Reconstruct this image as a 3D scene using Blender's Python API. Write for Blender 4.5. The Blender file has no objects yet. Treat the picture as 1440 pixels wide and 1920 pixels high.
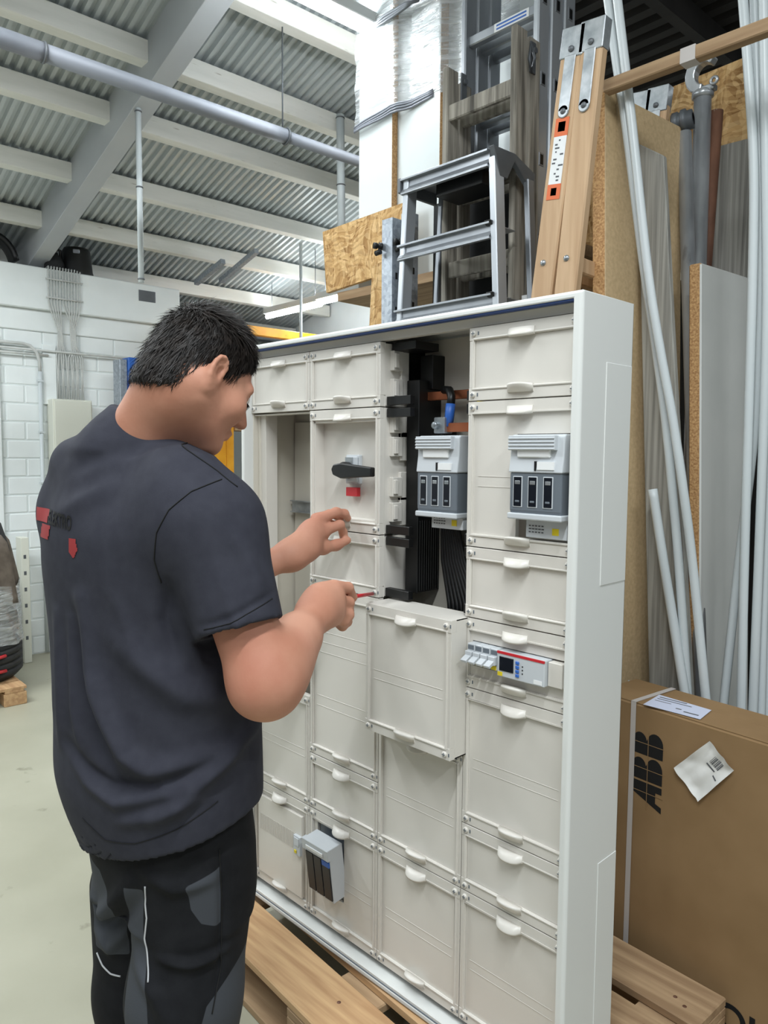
import bpy, bmesh, math, random
import numpy as np
from mathutils import Vector, Matrix
from mathutils.bvhtree import BVHTree

SC = bpy.context.scene
COL = SC.collection
random.seed(7)
NP = np.random.default_rng(11)
BROT = math.radians(-2.5)          # the hall stands 2.5 degrees off the cabinet's own axes

# ------------------------------------------------------------------ camera
cam = bpy.data.cameras.new('camera')
cam_ob = bpy.data.objects.new('camera', cam); COL.objects.link(cam_ob)
cam.sensor_fit = 'HORIZONTAL'; cam.sensor_width = 36.0; cam.lens = 36.0 * 1400 / 1440
cam.clip_start = 0.02; cam.clip_end = 100
yaw, pit, rol = -0.795766, -0.078409, 0.007377
fw = Vector((math.sin(yaw) * math.cos(pit), math.cos(yaw) * math.cos(pit), math.sin(pit)))
rt = Vector((math.cos(yaw), -math.sin(yaw), 0)); up = rt.cross(fw)
r2 = rt * math.cos(rol) + up * math.sin(rol); u2 = up * math.cos(rol) - rt * math.sin(rol)
mw = Matrix((r2, u2, -fw)).transposed().to_4x4(); mw.translation = (1.77482, -1.21697, 1.42826)
cam_ob.matrix_world = mw
SC.camera = cam_ob

# ------------------------------------------------------------------ world, exposure
world = bpy.data.worlds.new('hall_air'); SC.world = world; world.use_nodes = True
bg = world.node_tree.nodes['Background']
bg.inputs[0].default_value = (0.86, 0.93, 1.0, 1); bg.inputs[1].default_value = 0.20
SC.view_settings.view_transform = 'Standard'; SC.view_settings.look = 'None'
SC.view_settings.gamma = 1; SC.view_settings.exposure = 0.42
SC.view_settings.use_curve_mapping = False
SC.cycles.max_bounces = 6; SC.cycles.diffuse_bounces = 3; SC.cycles.glossy_bounces = 3
SC.cycles.transparent_max_bounces = 8
SC.cycles.use_denoising = True

def bw(x, y, z=0.0):               # hall coordinates to world
    return Vector((x * math.cos(BROT) - y * math.sin(BROT), x * math.sin(BROT) + y * math.cos(BROT), z))

def area(name, loc, sx, sy, power, rotz=0.0, tilt=0.0, col=(0.92, 0.97, 1.0)):
    l = bpy.data.lights.new(name, 'AREA'); l.shape = 'RECTANGLE'; l.size = sx; l.size_y = sy
    l.energy = power; l.color = col
    o = bpy.data.objects.new(name, l); COL.objects.link(o); o.location = loc
    o.rotation_euler = (tilt, 0, rotz); return o
# the hall's fluorescent battens: those in the picture and unseen rows out of frame, one of them for brightening the left wall
LAMPS = [  # hall x, y, z, length, along, power down, power up
    (-0.85, 1.15, 3.34, 1.5, 'y', 10, 6), (-3.55, 2.62, 2.66, 0.8, 'x', 6, 2), (-2.72, 2.58, 2.66, 0.8, 'x', 6, 2),
    (-0.85, -0.9, 3.34, 1.5, 'y', 22, 7), (-0.85, -2.8, 3.34, 1.5, 'y', 16, 3), (-2.3, -1.2, 3.0, 1.5, 'y', 46, 0),  # last entry: unseen light added to brighten the left wall and tyres
    (1.75, -1.25, 3.5, 1.5, 'y', 50, 12), (1.75, -3.2, 3.5, 1.5, 'y', 20, 8), (3.6, -1.2, 3.6, 1.5, 'y', 40, 8), (3.6, 0.9, 3.6, 1.5, 'y', 14, 2)]
for i, (x, y, z, L, ax, P, Q) in enumerate(LAMPS):
    sx, sy = (L, 0.09) if ax == 'x' else (0.09, L)
    area('lamp_light', bw(x, y, z - 0.05), sx, sy, P, BROT)
    if Q: area('lamp_light_up', bw(x, y, z + 0.06), sx, sy, Q, BROT, math.pi)

# ------------------------------------------------------------------ materials
def lin(r, g, b):
    f = lambda c: c / 255 / 12.92 if c <= 10 else ((c / 255 + 0.055) / 1.055) ** 2.4
    return (f(r), f(g), f(b), 1)

def mat(name, c1, c2=None, rough=0.6, metal=0.0, scale=6.0, stretch=(1, 1, 1), detail=4, lo=0.35, hi=0.65,
        bump=0.0, bscale=None, spec=0.5, c3=None, s3=60.0, lo3=0.6, hi3=0.75, rvar=0.0, kind='noise', dist=0.002):
    m = bpy.data.materials.new(name); m.use_nodes = True
    nt = m.node_tree; N = nt.nodes; L = nt.links; P = N['Principled BSDF']
    P.inputs['Roughness'].default_value = rough; P.inputs['Metallic'].default_value = metal
    P.inputs['Specular IOR Level'].default_value = spec
    P.inputs['Base Color'].default_value = lin(*c1)
    if c2 is None and not bump and not c3: return m
    tc = N.new('ShaderNodeTexCoord'); mp = N.new('ShaderNodeMapping')
    mp.inputs['Scale'].default_value = stretch; L.new(tc.outputs['Object'], mp.inputs[0])
    def tex(sc, kd):
        if kd == 'voronoi':
            t = N.new('ShaderNodeTexVoronoi'); t.inputs['Scale'].default_value = sc; L.new(mp.outputs[0], t.inputs['Vector']); return t.outputs['Color']
        t = N.new('ShaderNodeTexNoise'); t.inputs['Scale'].default_value = sc; t.inputs['Detail'].default_value = detail
        L.new(mp.outputs[0], t.inputs['Vector']); return t.outputs['Fac']
    colour = None
    if c2 is not None:
        f = tex(scale, kind); rp = N.new('ShaderNodeValToRGB'); L.new(f, rp.inputs[0])
        rp.color_ramp.elements[0].position = lo; rp.color_ramp.elements[1].position = hi
        rp.color_ramp.elements[0].color = lin(*c1); rp.color_ramp.elements[1].color = lin(*c2)
        colour = rp.outputs[0]
        if rvar:
            mr = N.new('ShaderNodeMapRange'); L.new(f, mr.inputs[0]); mr.inputs[3].default_value = rough - rvar; mr.inputs[4].default_value = rough + rvar
            L.new(mr.outputs[0], P.inputs['Roughness'])
    if c3 is not None:
        f3 = tex(s3, 'noise'); r3 = N.new('ShaderNodeValToRGB'); L.new(f3, r3.inputs[0])
        r3.color_ramp.elements[0].position = lo3; r3.color_ramp.elements[1].position = hi3
        r3.color_ramp.elements[0].color = (0, 0, 0, 1); r3.color_ramp.elements[1].color = (1, 1, 1, 1)
        mx = N.new('ShaderNodeMix'); mx.data_type = 'RGBA'; L.new(r3.outputs[0], mx.inputs[0])
        if colour is not None: L.new(colour, mx.inputs[6])
        else: mx.inputs[6].default_value = lin(*c1)
        mx.inputs[7].default_value = lin(*c3); colour = mx.outputs[2]
    if colour is not None: L.new(colour, P.inputs['Base Color'])
    if bump:
        fb = tex(bscale or scale, 'noise'); bp = N.new('ShaderNodeBump'); bp.inputs['Strength'].default_value = bump; bp.inputs['Distance'].default_value = dist
        L.new(fb, bp.inputs['Height']); L.new(bp.outputs[0], P.inputs['Normal'])
    return m

def emit(name, c, s):
    m = bpy.data.materials.new(name); m.use_nodes = True; P = m.node_tree.nodes['Principled BSDF']
    P.inputs['Base Color'].default_value = lin(*c); P.inputs['Emission Color'].default_value = lin(*c); P.inputs['Emission Strength'].default_value = s
    return m

def osb_mat():
    m = bpy.data.materials.new('osb'); m.use_nodes = True; nt = m.node_tree; N = nt.nodes; L = nt.links; P = N['Principled BSDF']
    P.inputs['Roughness'].default_value = 0.7; P.inputs['Specular IOR Level'].default_value = 0.25
    tc = N.new('ShaderNodeTexCoord'); nz = N.new('ShaderNodeTexNoise'); nz.inputs['Scale'].default_value = 5
    L.new(tc.outputs['Object'], nz.inputs['Vector'])
    mixv = N.new('ShaderNodeMix'); mixv.data_type = 'VECTOR'; mixv.inputs[0].default_value = 0.16
    L.new(tc.outputs['Object'], mixv.inputs[4]); L.new(nz.outputs['Color'], mixv.inputs[5])
    last = None
    for i, (rz, col) in enumerate((((0.5, 0.6, 0.4), None), ((0.3, -0.9, 0.2), None))):
        mp = N.new('ShaderNodeMapping'); mp.inputs['Rotation'].default_value = rz; mp.inputs['Scale'].default_value = (95, 95, 20) if i else (20, 95, 95)
        L.new(mixv.outputs[1], mp.inputs[0]); v = N.new('ShaderNodeTexVoronoi'); v.inputs['Scale'].default_value = 1.0; L.new(mp.outputs[0], v.inputs['Vector'])
        rp = N.new('ShaderNodeValToRGB'); L.new(v.outputs['Color'], rp.inputs[0])
        e = rp.color_ramp.elements; e[0].position = 0.15; e[0].color = lin(142, 102, 58); e[1].position = 0.85; e[1].color = lin(228, 194, 142)
        k = rp.color_ramp.elements.new(0.5); k.color = lin(200, 160, 106)
        if last is None: last = rp.outputs[0]
        else:
            mx = N.new('ShaderNodeMix'); mx.data_type = 'RGBA'; mx.inputs[0].default_value = 0.5; L.new(last, mx.inputs[6]); L.new(rp.outputs[0], mx.inputs[7]); last = mx.outputs[2]
    L.new(last, P.inputs['Base Color'])
    bp = N.new('ShaderNodeBump'); bp.inputs['Strength'].default_value = 0.3; bp.inputs['Distance'].default_value = 0.002; L.new(last, bp.inputs['Height']); L.new(bp.outputs[0], P.inputs['Normal'])
    return m

def film_mat():
    m = bpy.data.materials.new('stretch_film'); m.use_nodes = True; nt = m.node_tree; N = nt.nodes; L = nt.links
    N.remove(N['Principled BSDF']); out = N['Material Output']
    tr = N.new('ShaderNodeBsdfTransparent'); gl = N.new('ShaderNodeBsdfGlossy'); gl.inputs['Roughness'].default_value = 0.12
    df = N.new('ShaderNodeBsdfDiffuse'); df.inputs['Color'].default_value = lin(235, 240, 242)
    tc = N.new('ShaderNodeTexCoord'); mp = N.new('ShaderNodeMapping'); mp.inputs['Rotation'].default_value = (0, -0.5, 0); mp.inputs['Scale'].default_value = (5, 5, 46)
    L.new(tc.outputs['Object'], mp.inputs[0]); nz = N.new('ShaderNodeTexNoise'); nz.inputs['Scale'].default_value = 1.3; nz.inputs['Detail'].default_value = 5; nz.inputs['Distortion'].default_value = 0.6
    L.new(mp.outputs[0], nz.inputs['Vector'])
    bp = N.new('ShaderNodeBump'); bp.inputs['Strength'].default_value = 0.9; bp.inputs['Distance'].default_value = 0.012
    L.new(nz.outputs['Fac'], bp.inputs['Height']); L.new(bp.outputs[0], gl.inputs['Normal']); L.new(bp.outputs[0], df.inputs['Normal'])
    m1 = N.new('ShaderNodeMixShader'); m1.inputs[0].default_value = 0.5; L.new(gl.outputs[0], m1.inputs[1]); L.new(df.outputs[0], m1.inputs[2])
    m2 = N.new('ShaderNodeMixShader'); rp = N.new('ShaderNodeMapRange'); rp.inputs[1].default_value = 0.3; rp.inputs[2].default_value = 0.75; rp.inputs[3].default_value = 0.25; rp.inputs[4].default_value = 0.85
    L.new(nz.outputs['Fac'], rp.inputs[0]); L.new(rp.outputs[0], m2.inputs[0]); L.new(tr.outputs[0], m2.inputs[1]); L.new(m1.outputs[0], m2.inputs[2]); L.new(m2.outputs[0], out.inputs[0])
    return m

MT = {
 'floor': mat('floor_paint', (161, 159, 140), (176, 174, 155), rough=0.42, scale=1.6, detail=6, c3=(120, 116, 98), s3=7.0, lo3=0.66, hi3=0.76, rvar=0.1, bump=0.06, bscale=40),
 'white_wall': mat('white_wall_paint', (232, 238, 237), (240, 245, 244), rough=0.55, scale=3, bump=0.15, bscale=45),
 'mortar': mat('painted_mortar', (222, 229, 228), rough=0.7),
 'roof': mat('roof_sheet', (190, 197, 198), (212, 218, 219), rough=0.34, metal=0.1, scale=1.2, stretch=(0.5, 3, 1)),
 'deck_shade': mat('deck_shade', (40, 38, 37), (56, 53, 51), rough=0.75, scale=2, stretch=(0.3, 3, 1)),  # near-black tone paints the missing light up there
 'purlin': mat('painted_timber', (230, 230, 222), (242, 241, 234), rough=0.6, scale=3, stretch=(6, 0.6, 6), c3=(150, 140, 120), s3=9, lo3=0.70, hi3=0.8, bump=0.2, bscale=12),
 'rafter': mat('painted_steel', (186, 190, 194), (196, 200, 203), rough=0.5, scale=2),
 'pipe_grey': mat('grey_pipe', (132, 137, 146), (148, 152, 161), rough=0.55, metal=0.15, scale=3),
 'steel_dark': mat('dark_steel', (92, 96, 100), (112, 116, 120), rough=0.5, metal=0.4, scale=5),
 'white_conduit': mat('white_conduit', (200, 208, 210), (212, 219, 221), rough=0.35, scale=4, stretch=(1, 1, 0.3)),
 'cream': mat('cream_enamel', (224, 225, 212), rough=0.4),
 'cable': mat('cable_sheath', (190, 193, 190), (206, 208, 205), rough=0.5, scale=14),
 'blue': mat('blue_paint', (40, 92, 176), (52, 106, 190), rough=0.45, scale=8),
 'orange': mat('orange_paint', (224, 152, 24), (236, 168, 40), rough=0.45, scale=8, c3=(120, 80, 40), s3=30, lo3=0.68, hi3=0.74),
 'black': mat('black_plastic', (14, 15, 16), rough=0.42),
 'black_rough': mat('black_rubber', (24, 25, 26), (34, 35, 36), rough=0.8, scale=20),
 'enamel': mat('white_enamel', (222, 224, 221), rough=0.38),
 'cover': mat('cover_plastic', (214, 210, 202), (218, 214, 206), rough=0.36, scale=5, bump=0.03, bscale=300),
 'inner': mat('inner_plate', (205, 200, 188), rough=0.5),
 'gasket': mat('blue_gasket', (34, 62, 118), rough=0.6),
 'zinc': mat('zinc_plate', (150, 156, 160), (186, 190, 193), rough=0.35, metal=0.75, scale=30, kind='noise'),
 'galv': mat('galvanised', (146, 154, 164), (174, 182, 190), rough=0.42, metal=0.35, scale=75, kind='voronoi', lo=0.2, hi=0.8),
 'pipe_galv': mat('galvanised_pipe', (160, 163, 166), (204, 207, 209), rough=0.32, metal=0.55, scale=12, stretch=(1, 1, 0.35), c3=(110, 108, 106), s3=22, lo3=0.66, hi3=0.8),
 'alu': mat('aluminium', (138, 143, 149), (164, 168, 173), rough=0.38, metal=0.6, scale=6, stretch=(1, 1, 0.2)),
 'alu_bright': mat('bright_aluminium', (178, 184, 190), (200, 205, 210), rough=0.36, metal=0.5, scale=5, stretch=(1, 1, 0.15)),
 'copper': mat('copper', (176, 104, 72), (196, 122, 88), rough=0.35, metal=0.8, scale=10),
 'rust': mat('rusty_pipe', (92, 62, 48), (128, 90, 70), rough=0.55, metal=0.25, scale=18, stretch=(1, 1, 0.4), c3=(190, 176, 160), s3=46, lo3=0.69, hi3=0.74),
 'device_light': mat('device_grey_light', (196, 201, 205), rough=0.42),
 'device_dark': mat('device_grey_dark', (104, 112, 120), rough=0.42),
 'window_dark': mat('smoked_window', (20, 24, 32), rough=0.3, spec=0.4),
 'label_white': mat('label_white', (232, 234, 234), rough=0.5),
 'yellow': mat('yellow_sticker', (228, 206, 40), rough=0.5),
 'red': mat('red_plastic', (196, 44, 52), rough=0.4),
 'red_print': mat('red_print', (150, 44, 46), rough=0.85),
 'black_print': mat('black_print', (7, 7, 8), rough=0.8),
 'grey_print': mat('grey_print', (92, 94, 98), rough=0.8),
 'skin': mat('skin', (182, 126, 102), (200, 147, 123), rough=0.6, scale=9, detail=5, c3=(178, 108, 90), s3=5, lo3=0.5, hi3=0.85, bump=0.12, bscale=160, spec=0.35),
 'hair': mat('dark_hair', (22, 18, 16), (40, 33, 29), rough=0.55, scale=60, spec=0.35),
 'shirt': mat('shirt_cotton', (50, 51, 60), (55, 56, 65), rough=0.85, scale=40, bump=0.1, bscale=500, spec=0.2),
 'trouser': mat('trouser_black', (22, 23, 26), (29, 30, 33), rough=0.85, scale=25, bump=0.15, bscale=350, spec=0.2),
 'trouser_grey': mat('trouser_grey', (66, 69, 74), (76, 79, 84), rough=0.85, scale=25, bump=0.15, bscale=350, spec=0.2),
 'reflective': mat('reflective_piping', (186, 188, 190), rough=0.35),
 'eye': mat('eye_white', (225, 220, 214), rough=0.2),
 'pallet_new': mat('pallet_wood', (174, 136, 97), (202, 166, 123), rough=0.72, scale=7, stretch=(0.5, 7, 7), c3=(128, 92, 62), s3=6, lo3=0.70, hi3=0.86, bump=0.25, bscale=9),
 'pallet_old': mat('pallet_wood_old', (148, 120, 90), (180, 152, 118), rough=0.8, scale=6, stretch=(0.5, 7, 7), c3=(100, 80, 60), s3=6, lo3=0.68, hi3=0.84, bump=0.3, bscale=9),
 'wood_light': mat('ladder_wood', (186, 152, 116), (206, 174, 138), rough=0.6, scale=5, stretch=(8, 8, 0.5), c3=(150, 106, 70), s3=2.4, lo3=0.62, hi3=0.8, bump=0.15, bscale=9),
 'wood_grey': mat('weathered_wood', (116, 111, 101), (170, 164, 152), rough=0.82, scale=6, stretch=(9, 9, 0.6), c3=(70, 66, 60), s3=3.5, lo3=0.55, hi3=0.75, bump=0.4, bscale=10),
 'board_grey': mat('grey_board', (128, 126, 120), (170, 168, 160), rough=0.8, scale=5, stretch=(16, 16, 0.4), c3=(92, 90, 86), s3=2.2, lo3=0.58, hi3=0.78, bump=0.3, bscale=8),
 'chip_face': mat('chipboard_face', (190, 164, 126), (204, 178, 138), rough=0.65, scale=90, c3=(120, 92, 62), s3=30, lo3=0.74, hi3=0.78),
 'chip_edge': mat('chipboard_edge', (168, 124, 80), (212, 170, 118), rough=0.85, scale=160, bump=0.8, bscale=180),
 'melamine': mat('melamine', (212, 214, 210), (220, 221, 217), rough=0.4, scale=4),
 'white_board': mat('white_board', (224, 231, 231), (230, 236, 236), rough=0.35, scale=3),
 'carton': mat('carton', (138, 111, 78), (150, 122, 88), rough=0.75, scale=5, bump=0.08, bscale=60, spec=0.2),
 'strap': mat('strapping', (196, 190, 186), rough=0.3),
 'paper': mat('paper', (226, 226, 222), (238, 238, 235), rough=0.6, scale=20),
 'paper_blue': mat('paper_blue', (206, 212, 232), rough=0.5),
 'sticker_red': mat('sticker_orange', (222, 108, 56), rough=0.5),
 'tyre': mat('tyre_rubber', (32, 33, 34), (46, 47, 48), rough=0.75, scale=12),
 'cloth_brown': mat('brown_cloth', (98, 88, 78), (116, 105, 94), rough=0.9, scale=20, bump=0.4, bscale=14),
 'clear_film': None, 'osb': None, 'film': None,
 'tube': emit('tube_glow', (244, 250, 255), 26.0),
 'void_shade': mat('backing_shade', (26, 24, 22), (38, 35, 32), rough=0.9, scale=3),  # near-black tone standing in for the unlit depth of the bay
}
MT['osb'] = osb_mat(); MT['film'] = film_mat(); MT['clear_film'] = MT['film']

# ------------------------------------------------------------------ mesh builder
ORG = {}
def V(*a): return Vector(a[0] if len(a) == 1 else a)

class M:
    def __init__(s): s.v = []; s.f = []; s.mi = []; s.sm = []
    def add(s, vs, fs, mi=0, sm=False):
        b = len(s.v); s.v += [tuple(p) for p in vs]
        for f in fs: s.f.append(tuple(b + i for i in f)); s.mi.append(mi); s.sm.append(sm)
        return s
    def hexa(s, c, mi=0):
        return s.add(c, [(0, 3, 2, 1), (4, 5, 6, 7), (0, 1, 5, 4), (1, 2, 6, 5), (2, 3, 7, 6), (3, 0, 4, 7)], mi)
    def box(s, x0, x1, y0, y1, z0, z1, mi=0):
        return s.hexa([(x0, y0, z0), (x1, y0, z0), (x1, y1, z0), (x0, y1, z0), (x0, y0, z1), (x1, y0, z1), (x1, y1, z1), (x0, y1, z1)], mi)
    def beam(s, p, q, w, h, side=None, mi=0):
        """bar from p to q; w across 'side', h across the third direction"""
        p, q = V(p), V(q); d = (q - p).normalized(); sd = V(side) if side is not None else (d.cross(Vector((0, 0, 1))) if abs(d.z) < 0.9 else Vector((1, 0, 0)))
        sd = (sd - d * sd.dot(d)).normalized(); n = d.cross(sd)
        c = []
        for e in (p, q):
            for a, b in ((-1, -1), (1, -1), (1, 1), (-1, 1)): c.append(e + sd * (a * w / 2) + n * (b * h / 2))
        return s.hexa(c, mi)
    def tube(s, pts, r, n=10, mi=0, caps=True):
        pts = [V(p) for p in pts]; k = len(pts); rs = r if isinstance(r, (list, tuple)) else [r] * k
        T = [((pts[min(i + 1, k - 1)] - pts[max(i - 1, 0)])).normalized() for i in range(k)]
        a = T[0].orthogonal().normalized(); vs = []
        for i in range(k):
            a = (a - T[i] * a.dot(T[i])).normalized(); b = T[i].cross(a)
            for j in range(n):
                t = 2 * math.pi * j / n; vs.append(pts[i] + (a * math.cos(t) + b * math.sin(t)) * rs[i])
        fs = [(i * n + j, i * n + (j + 1) % n, (i + 1) * n + (j + 1) % n, (i + 1) * n + j) for i in range(k - 1) for j in range(n)]
        s.add(vs, fs, mi, True)
        if caps:
            s.add(vs[:n], [tuple(range(n - 1, -1, -1))], mi); s.add(vs[-n:], [tuple(range(n))], mi)
        return s
    def ring(s, c, axis, R, r, n=24, m=8, mi=0):
        c = V(c); ax = V(axis).normalized(); a = ax.orthogonal().normalized(); b = ax.cross(a); vs = []
        for i in range(n):
            t = 2 * math.pi * i / n; d = a * math.cos(t) + b * math.sin(t)
            for j in range(m):
                u = 2 * math.pi * j / m; vs.append(c + d * (R + r * math.cos(u)) + ax * (r * math.sin(u)))
        fs = [(i * m + j, ((i + 1) % n) * m + j, ((i + 1) % n) * m + (j + 1) % m, i * m + (j + 1) % m) for i in range(n) for j in range(m)]
        return s.add(vs, fs, mi, True)
    def prism(s, poly, o, u, v, d, mi=0, mi_side=None):
        """2D polygon (counter-clockwise seen along -d) in frame o,u,v, pushed along d"""
        o, u, v, d = V(o), V(u), V(v), V(d); n = len(poly)
        a = [o + u * x + v * y for x, y in poly]; b = [p + d for p in a]
        s.add(a + b, [tuple(range(n - 1, -1, -1)), tuple(range(n, 2 * n))], mi)
        s.add(a + b, [(i, (i + 1) % n, n + (i + 1) % n, n + i) for i in range(n)], mi if mi_side is None else mi_side)
        return s
    def lathe(s, prof, c, n=24, mi=0, axis=(0, 0, 1)):
        c = V(c); ax = V(axis).normalized(); a = ax.orthogonal().normalized(); b = ax.cross(a); vs = []
        for r, h in prof:
            for j in range(n):
                t = 2 * math.pi * j / n; vs.append(c + ax * h + (a * math.cos(t) + b * math.sin(t)) * r)
        fs = [(i * n + j, i * n + (j + 1) % n, (i + 1) * n + (j + 1) % n, (i + 1) * n + j) for i in range(len(prof) - 1) for j in range(n)]
        return s.add(vs, fs, mi, True)
    def sheet(s, fn, nu, nv, mi=0, sm=True):
        vs = [fn(i / nu, j / nv) for j in range(nv + 1) for i in range(nu + 1)]; w = nu + 1
        return s.add(vs, [(j * w + i, j * w + i + 1, (j + 1) * w + i + 1, (j + 1) * w + i) for j in range(nv) for i in range(nu)], mi, sm)
    def rotz(s, ang, c=(0, 0)):
        ca, sa = math.cos(ang), math.sin(ang)
        s.v = [(c[0] + (x - c[0]) * ca - (y - c[1]) * sa, c[1] + (x - c[0]) * sa + (y - c[1]) * ca, z) for x, y, z in s.v]; return s
    def hall(s): return s.rotz(BROT)
    def xf(s, mtx): s.v = [tuple(mtx @ Vector(p)) for p in s.v]; return s
    def mesh(s, name, mats, org=(0, 0, 0)):
        me = bpy.data.meshes.new(name); o = V(org)
        me.from_pydata([(p[0] - o.x, p[1] - o.y, p[2] - o.z) for p in s.v], [], s.f)
        for m in (mats if isinstance(mats, (list, tuple)) else [mats]): me.materials.append(MT[m] if isinstance(m, str) else m)
        me.polygons.foreach_set('material_index', s.mi); me.polygons.foreach_set('use_smooth', s.sm)
        me.validate(); me.update(); return me
    def build(s, name, mats, parent=None, bevel=0.0, org=None, seg=1, **props):
        if parent is not None: o = ORG[parent]
        elif org is not None: o = V(org)
        else:
            xs = [p[0] for p in s.v]; ys = [p[1] for p in s.v]; zs = [p[2] for p in s.v]
            o = Vector(((min(xs) + max(xs)) / 2, (min(ys) + max(ys)) / 2, min(zs)))
        bm = bmesh.new(); me = s.mesh(name, mats, o); bm.from_mesh(me)
        bmesh.ops.remove_doubles(bm, verts=bm.verts, dist=1e-6); bmesh.ops.recalc_face_normals(bm, faces=bm.faces); bm.to_mesh(me); bm.free()
        ob = bpy.data.objects.new(name, me); COL.objects.link(ob)
        if parent is not None: ob.parent = parent
        else: ob.location = o
        ORG[ob] = o
        if bevel:
            b = ob.modifiers.new('edge', 'BEVEL'); b.width = bevel; b.segments = seg; b.limit_method = 'ANGLE'; b.angle_limit = 0.6
        for k, v in props.items(): ob[k] = v
        return ob

def empty(name, loc, parent=None, **props):
    o = bpy.data.objects.new(name, None); COL.objects.link(o); o.empty_display_size = 0.1
    if parent is None: o.location = loc
    ORG[o] = V(loc) if parent is None else ORG[parent]
    if parent is not None: o.parent = parent
    for k, v in props.items(): o[k] = v
    return o

def copy_part(src, parent, shift=(0, 0, 0)):
    c = src.copy(); COL.objects.link(c); c.parent = parent; c.location = V(src.location) + V(shift); ORG[c] = ORG[parent]; return c

def text_mesh(txt, size, depth, offset=0.0):
    cu = bpy.data.curves.new('t', 'FONT'); cu.body = txt; cu.size = size; cu.extrude = depth; cu.offset = offset; cu.align_x = 'LEFT'
    ob = bpy.data.objects.new('t', cu); COL.objects.link(ob); dg = bpy.context.evaluated_depsgraph_get(); dg.update()
    me = bpy.data.meshes.new_from_object(ob.evaluated_get(dg)); vs = [tuple(v.co) for v in me.vertices]; fs = [tuple(p.vertices) for p in me.polygons]
    bpy.data.objects.remove(ob); bpy.data.curves.remove(cu); bpy.data.meshes.remove(me); return vs, fs

# ------------------------------------------------------------------ the hall
XW = -3.65; PITCH = 0.27
def roof_z(x, base): return base + PITCH * (x - XW)

M().box(-9, 7, -7, 8, -0.1, 0).hall().build('floor', 'floor', org=(0, 0, 0), kind='structure')

ceil = empty('ceiling', bw(0, 0, 3.9), kind='structure')
def sheet_mesh(w=0.9, n=17, x0=-5.6, x1=3.6):
    m = M(); prof = []
    for i in range(n):
        y = i * w / n; p = w / n
        prof += [(y, 0), (y + p * .38, 0), (y + p * .5, .024), (y + p * .88, .024)]
    prof.append((w, 0)); vs = []
    for x in (x0, x1):
        for y, h in prof: vs.append((x, y, roof_z(x, 2.985) + h))
    k = len(prof); m.add(vs, [(i, i + 1, k + i + 1, k + i) for i in range(k - 1)]); return m
y0 = 3.42
first = None
for i in range(10):
    y = y0 - 0.9 * (i + 1)
    if first is None:
        m = sheet_mesh(); m.v = [(a, b + y, c) for a, b, c in m.v]; first = m.hall().build('roof_sheet', 'roof', ceil)
    else: copy_part(first, ceil, bw(0, y - (y0 - 0.9), 0))
first = None
for x in (-4.65, -4.08, -3.51, -2.945, -2.355, -1.87, -1.345, -0.8, -0.25, 0.3, 0.85, 1.4, 2.0, 2.6):
    z = roof_z(x, 2.868)
    if first is None:
        x_first, z_first = x, z
        first = M().box(x - .04, x + .04, -5.4, 3.40, z, z + .105).hall().build('purlin', 'purlin', ceil, bevel=.003)
    else: copy_part(first, ceil, bw(x - x_first, 0, z - z_first))
for yc in (0.605, -3.4):
    m = M(); a, b = -5.5, 3.2
    for (lo, hi, hw) in ((2.740, 2.756, .055), (2.756, 2.985, .050)):
        m.hexa([(a, yc - hw, roof_z(a, lo)), (b, yc - hw, roof_z(b, lo)), (b, yc + hw, roof_z(b, lo)), (a, yc + hw, roof_z(a, lo)),
                (a, yc - hw, roof_z(a, hi)), (b, yc - hw, roof_z(b, hi)), (b, yc + hw, roof_z(b, hi)), (a, yc + hw, roof_z(a, hi))])
    m.hall().build('rafter', 'rafter', ceil, bevel=.002)
# ribbed deck over the storage bay, its shade put into the dark colour
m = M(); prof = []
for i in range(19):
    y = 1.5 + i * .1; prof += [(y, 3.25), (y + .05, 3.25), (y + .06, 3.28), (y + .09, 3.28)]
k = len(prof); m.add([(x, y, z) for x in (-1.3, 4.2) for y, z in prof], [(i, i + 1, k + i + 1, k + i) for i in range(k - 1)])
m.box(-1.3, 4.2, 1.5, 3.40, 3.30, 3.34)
m.hall().build('deck_sheet', 'deck_shade', ceil)
for x in (-0.75, 0.25, 1.25, 2.25): M().box(x, x + .045, 1.5, 3.40, 3.15, 3.25).hall().build('deck_joist', 'deck_shade', ceil)  # joists share the deck's painted shade

wl = empty('wall_left', bw(XW, 0.7, 0), kind='structure')
M().box(XW - .25, XW - .004, -6.5, 1.60, 0, 2.66).hall().build('wall_core', 'mortar', wl)
brick = None
for r in range(18):
    off = 0.125 if r % 2 else 0.0
    for c in range(8):
        y = -0.28 + c * 0.25 + off; z = r * 0.125
        a, b = max(y + .005, -0.28), min(y + .245, 1.615)
        if b - a < .05: continue
        if brick is None or b - a < .235:
            o = M().box(XW - .06, XW, a, b, z + .005, z + .12).hall().build('brick', 'white_wall', wl, bevel=.004)
            if brick is None: brick, yb, zb = o, y, z
        else: copy_part(brick, wl, bw(0, y - yb, z - zb))
M().box(XW - .06, XW + .012, -6.5, 1.61, 2.245, 2.395).hall().build('ring_beam', 'white_wall', wl, bevel=.006)
m = M().box(XW - .2, XW + .05, -6.5, 1.60, 2.39, 2.672)
m.hall().build('crane_beam', 'white_wall', wl, bevel=.006)
M().box(XW + .048, XW + .053, 1.27, 1.40, 2.545, 2.625).hall().build('beam_pocket', 'steel_dark', wl)
M().box(XW - .02, XW + .03, -6.5, 0.31, 0, 2.2).hall().build('pilaster', 'white_wall', wl, bevel=.005)
M().box(XW, XW + .025, 0.585, 0.675, 1.75, 2.16).hall().build('cable_duct', 'white_wall', wl, bevel=.003)

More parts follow.
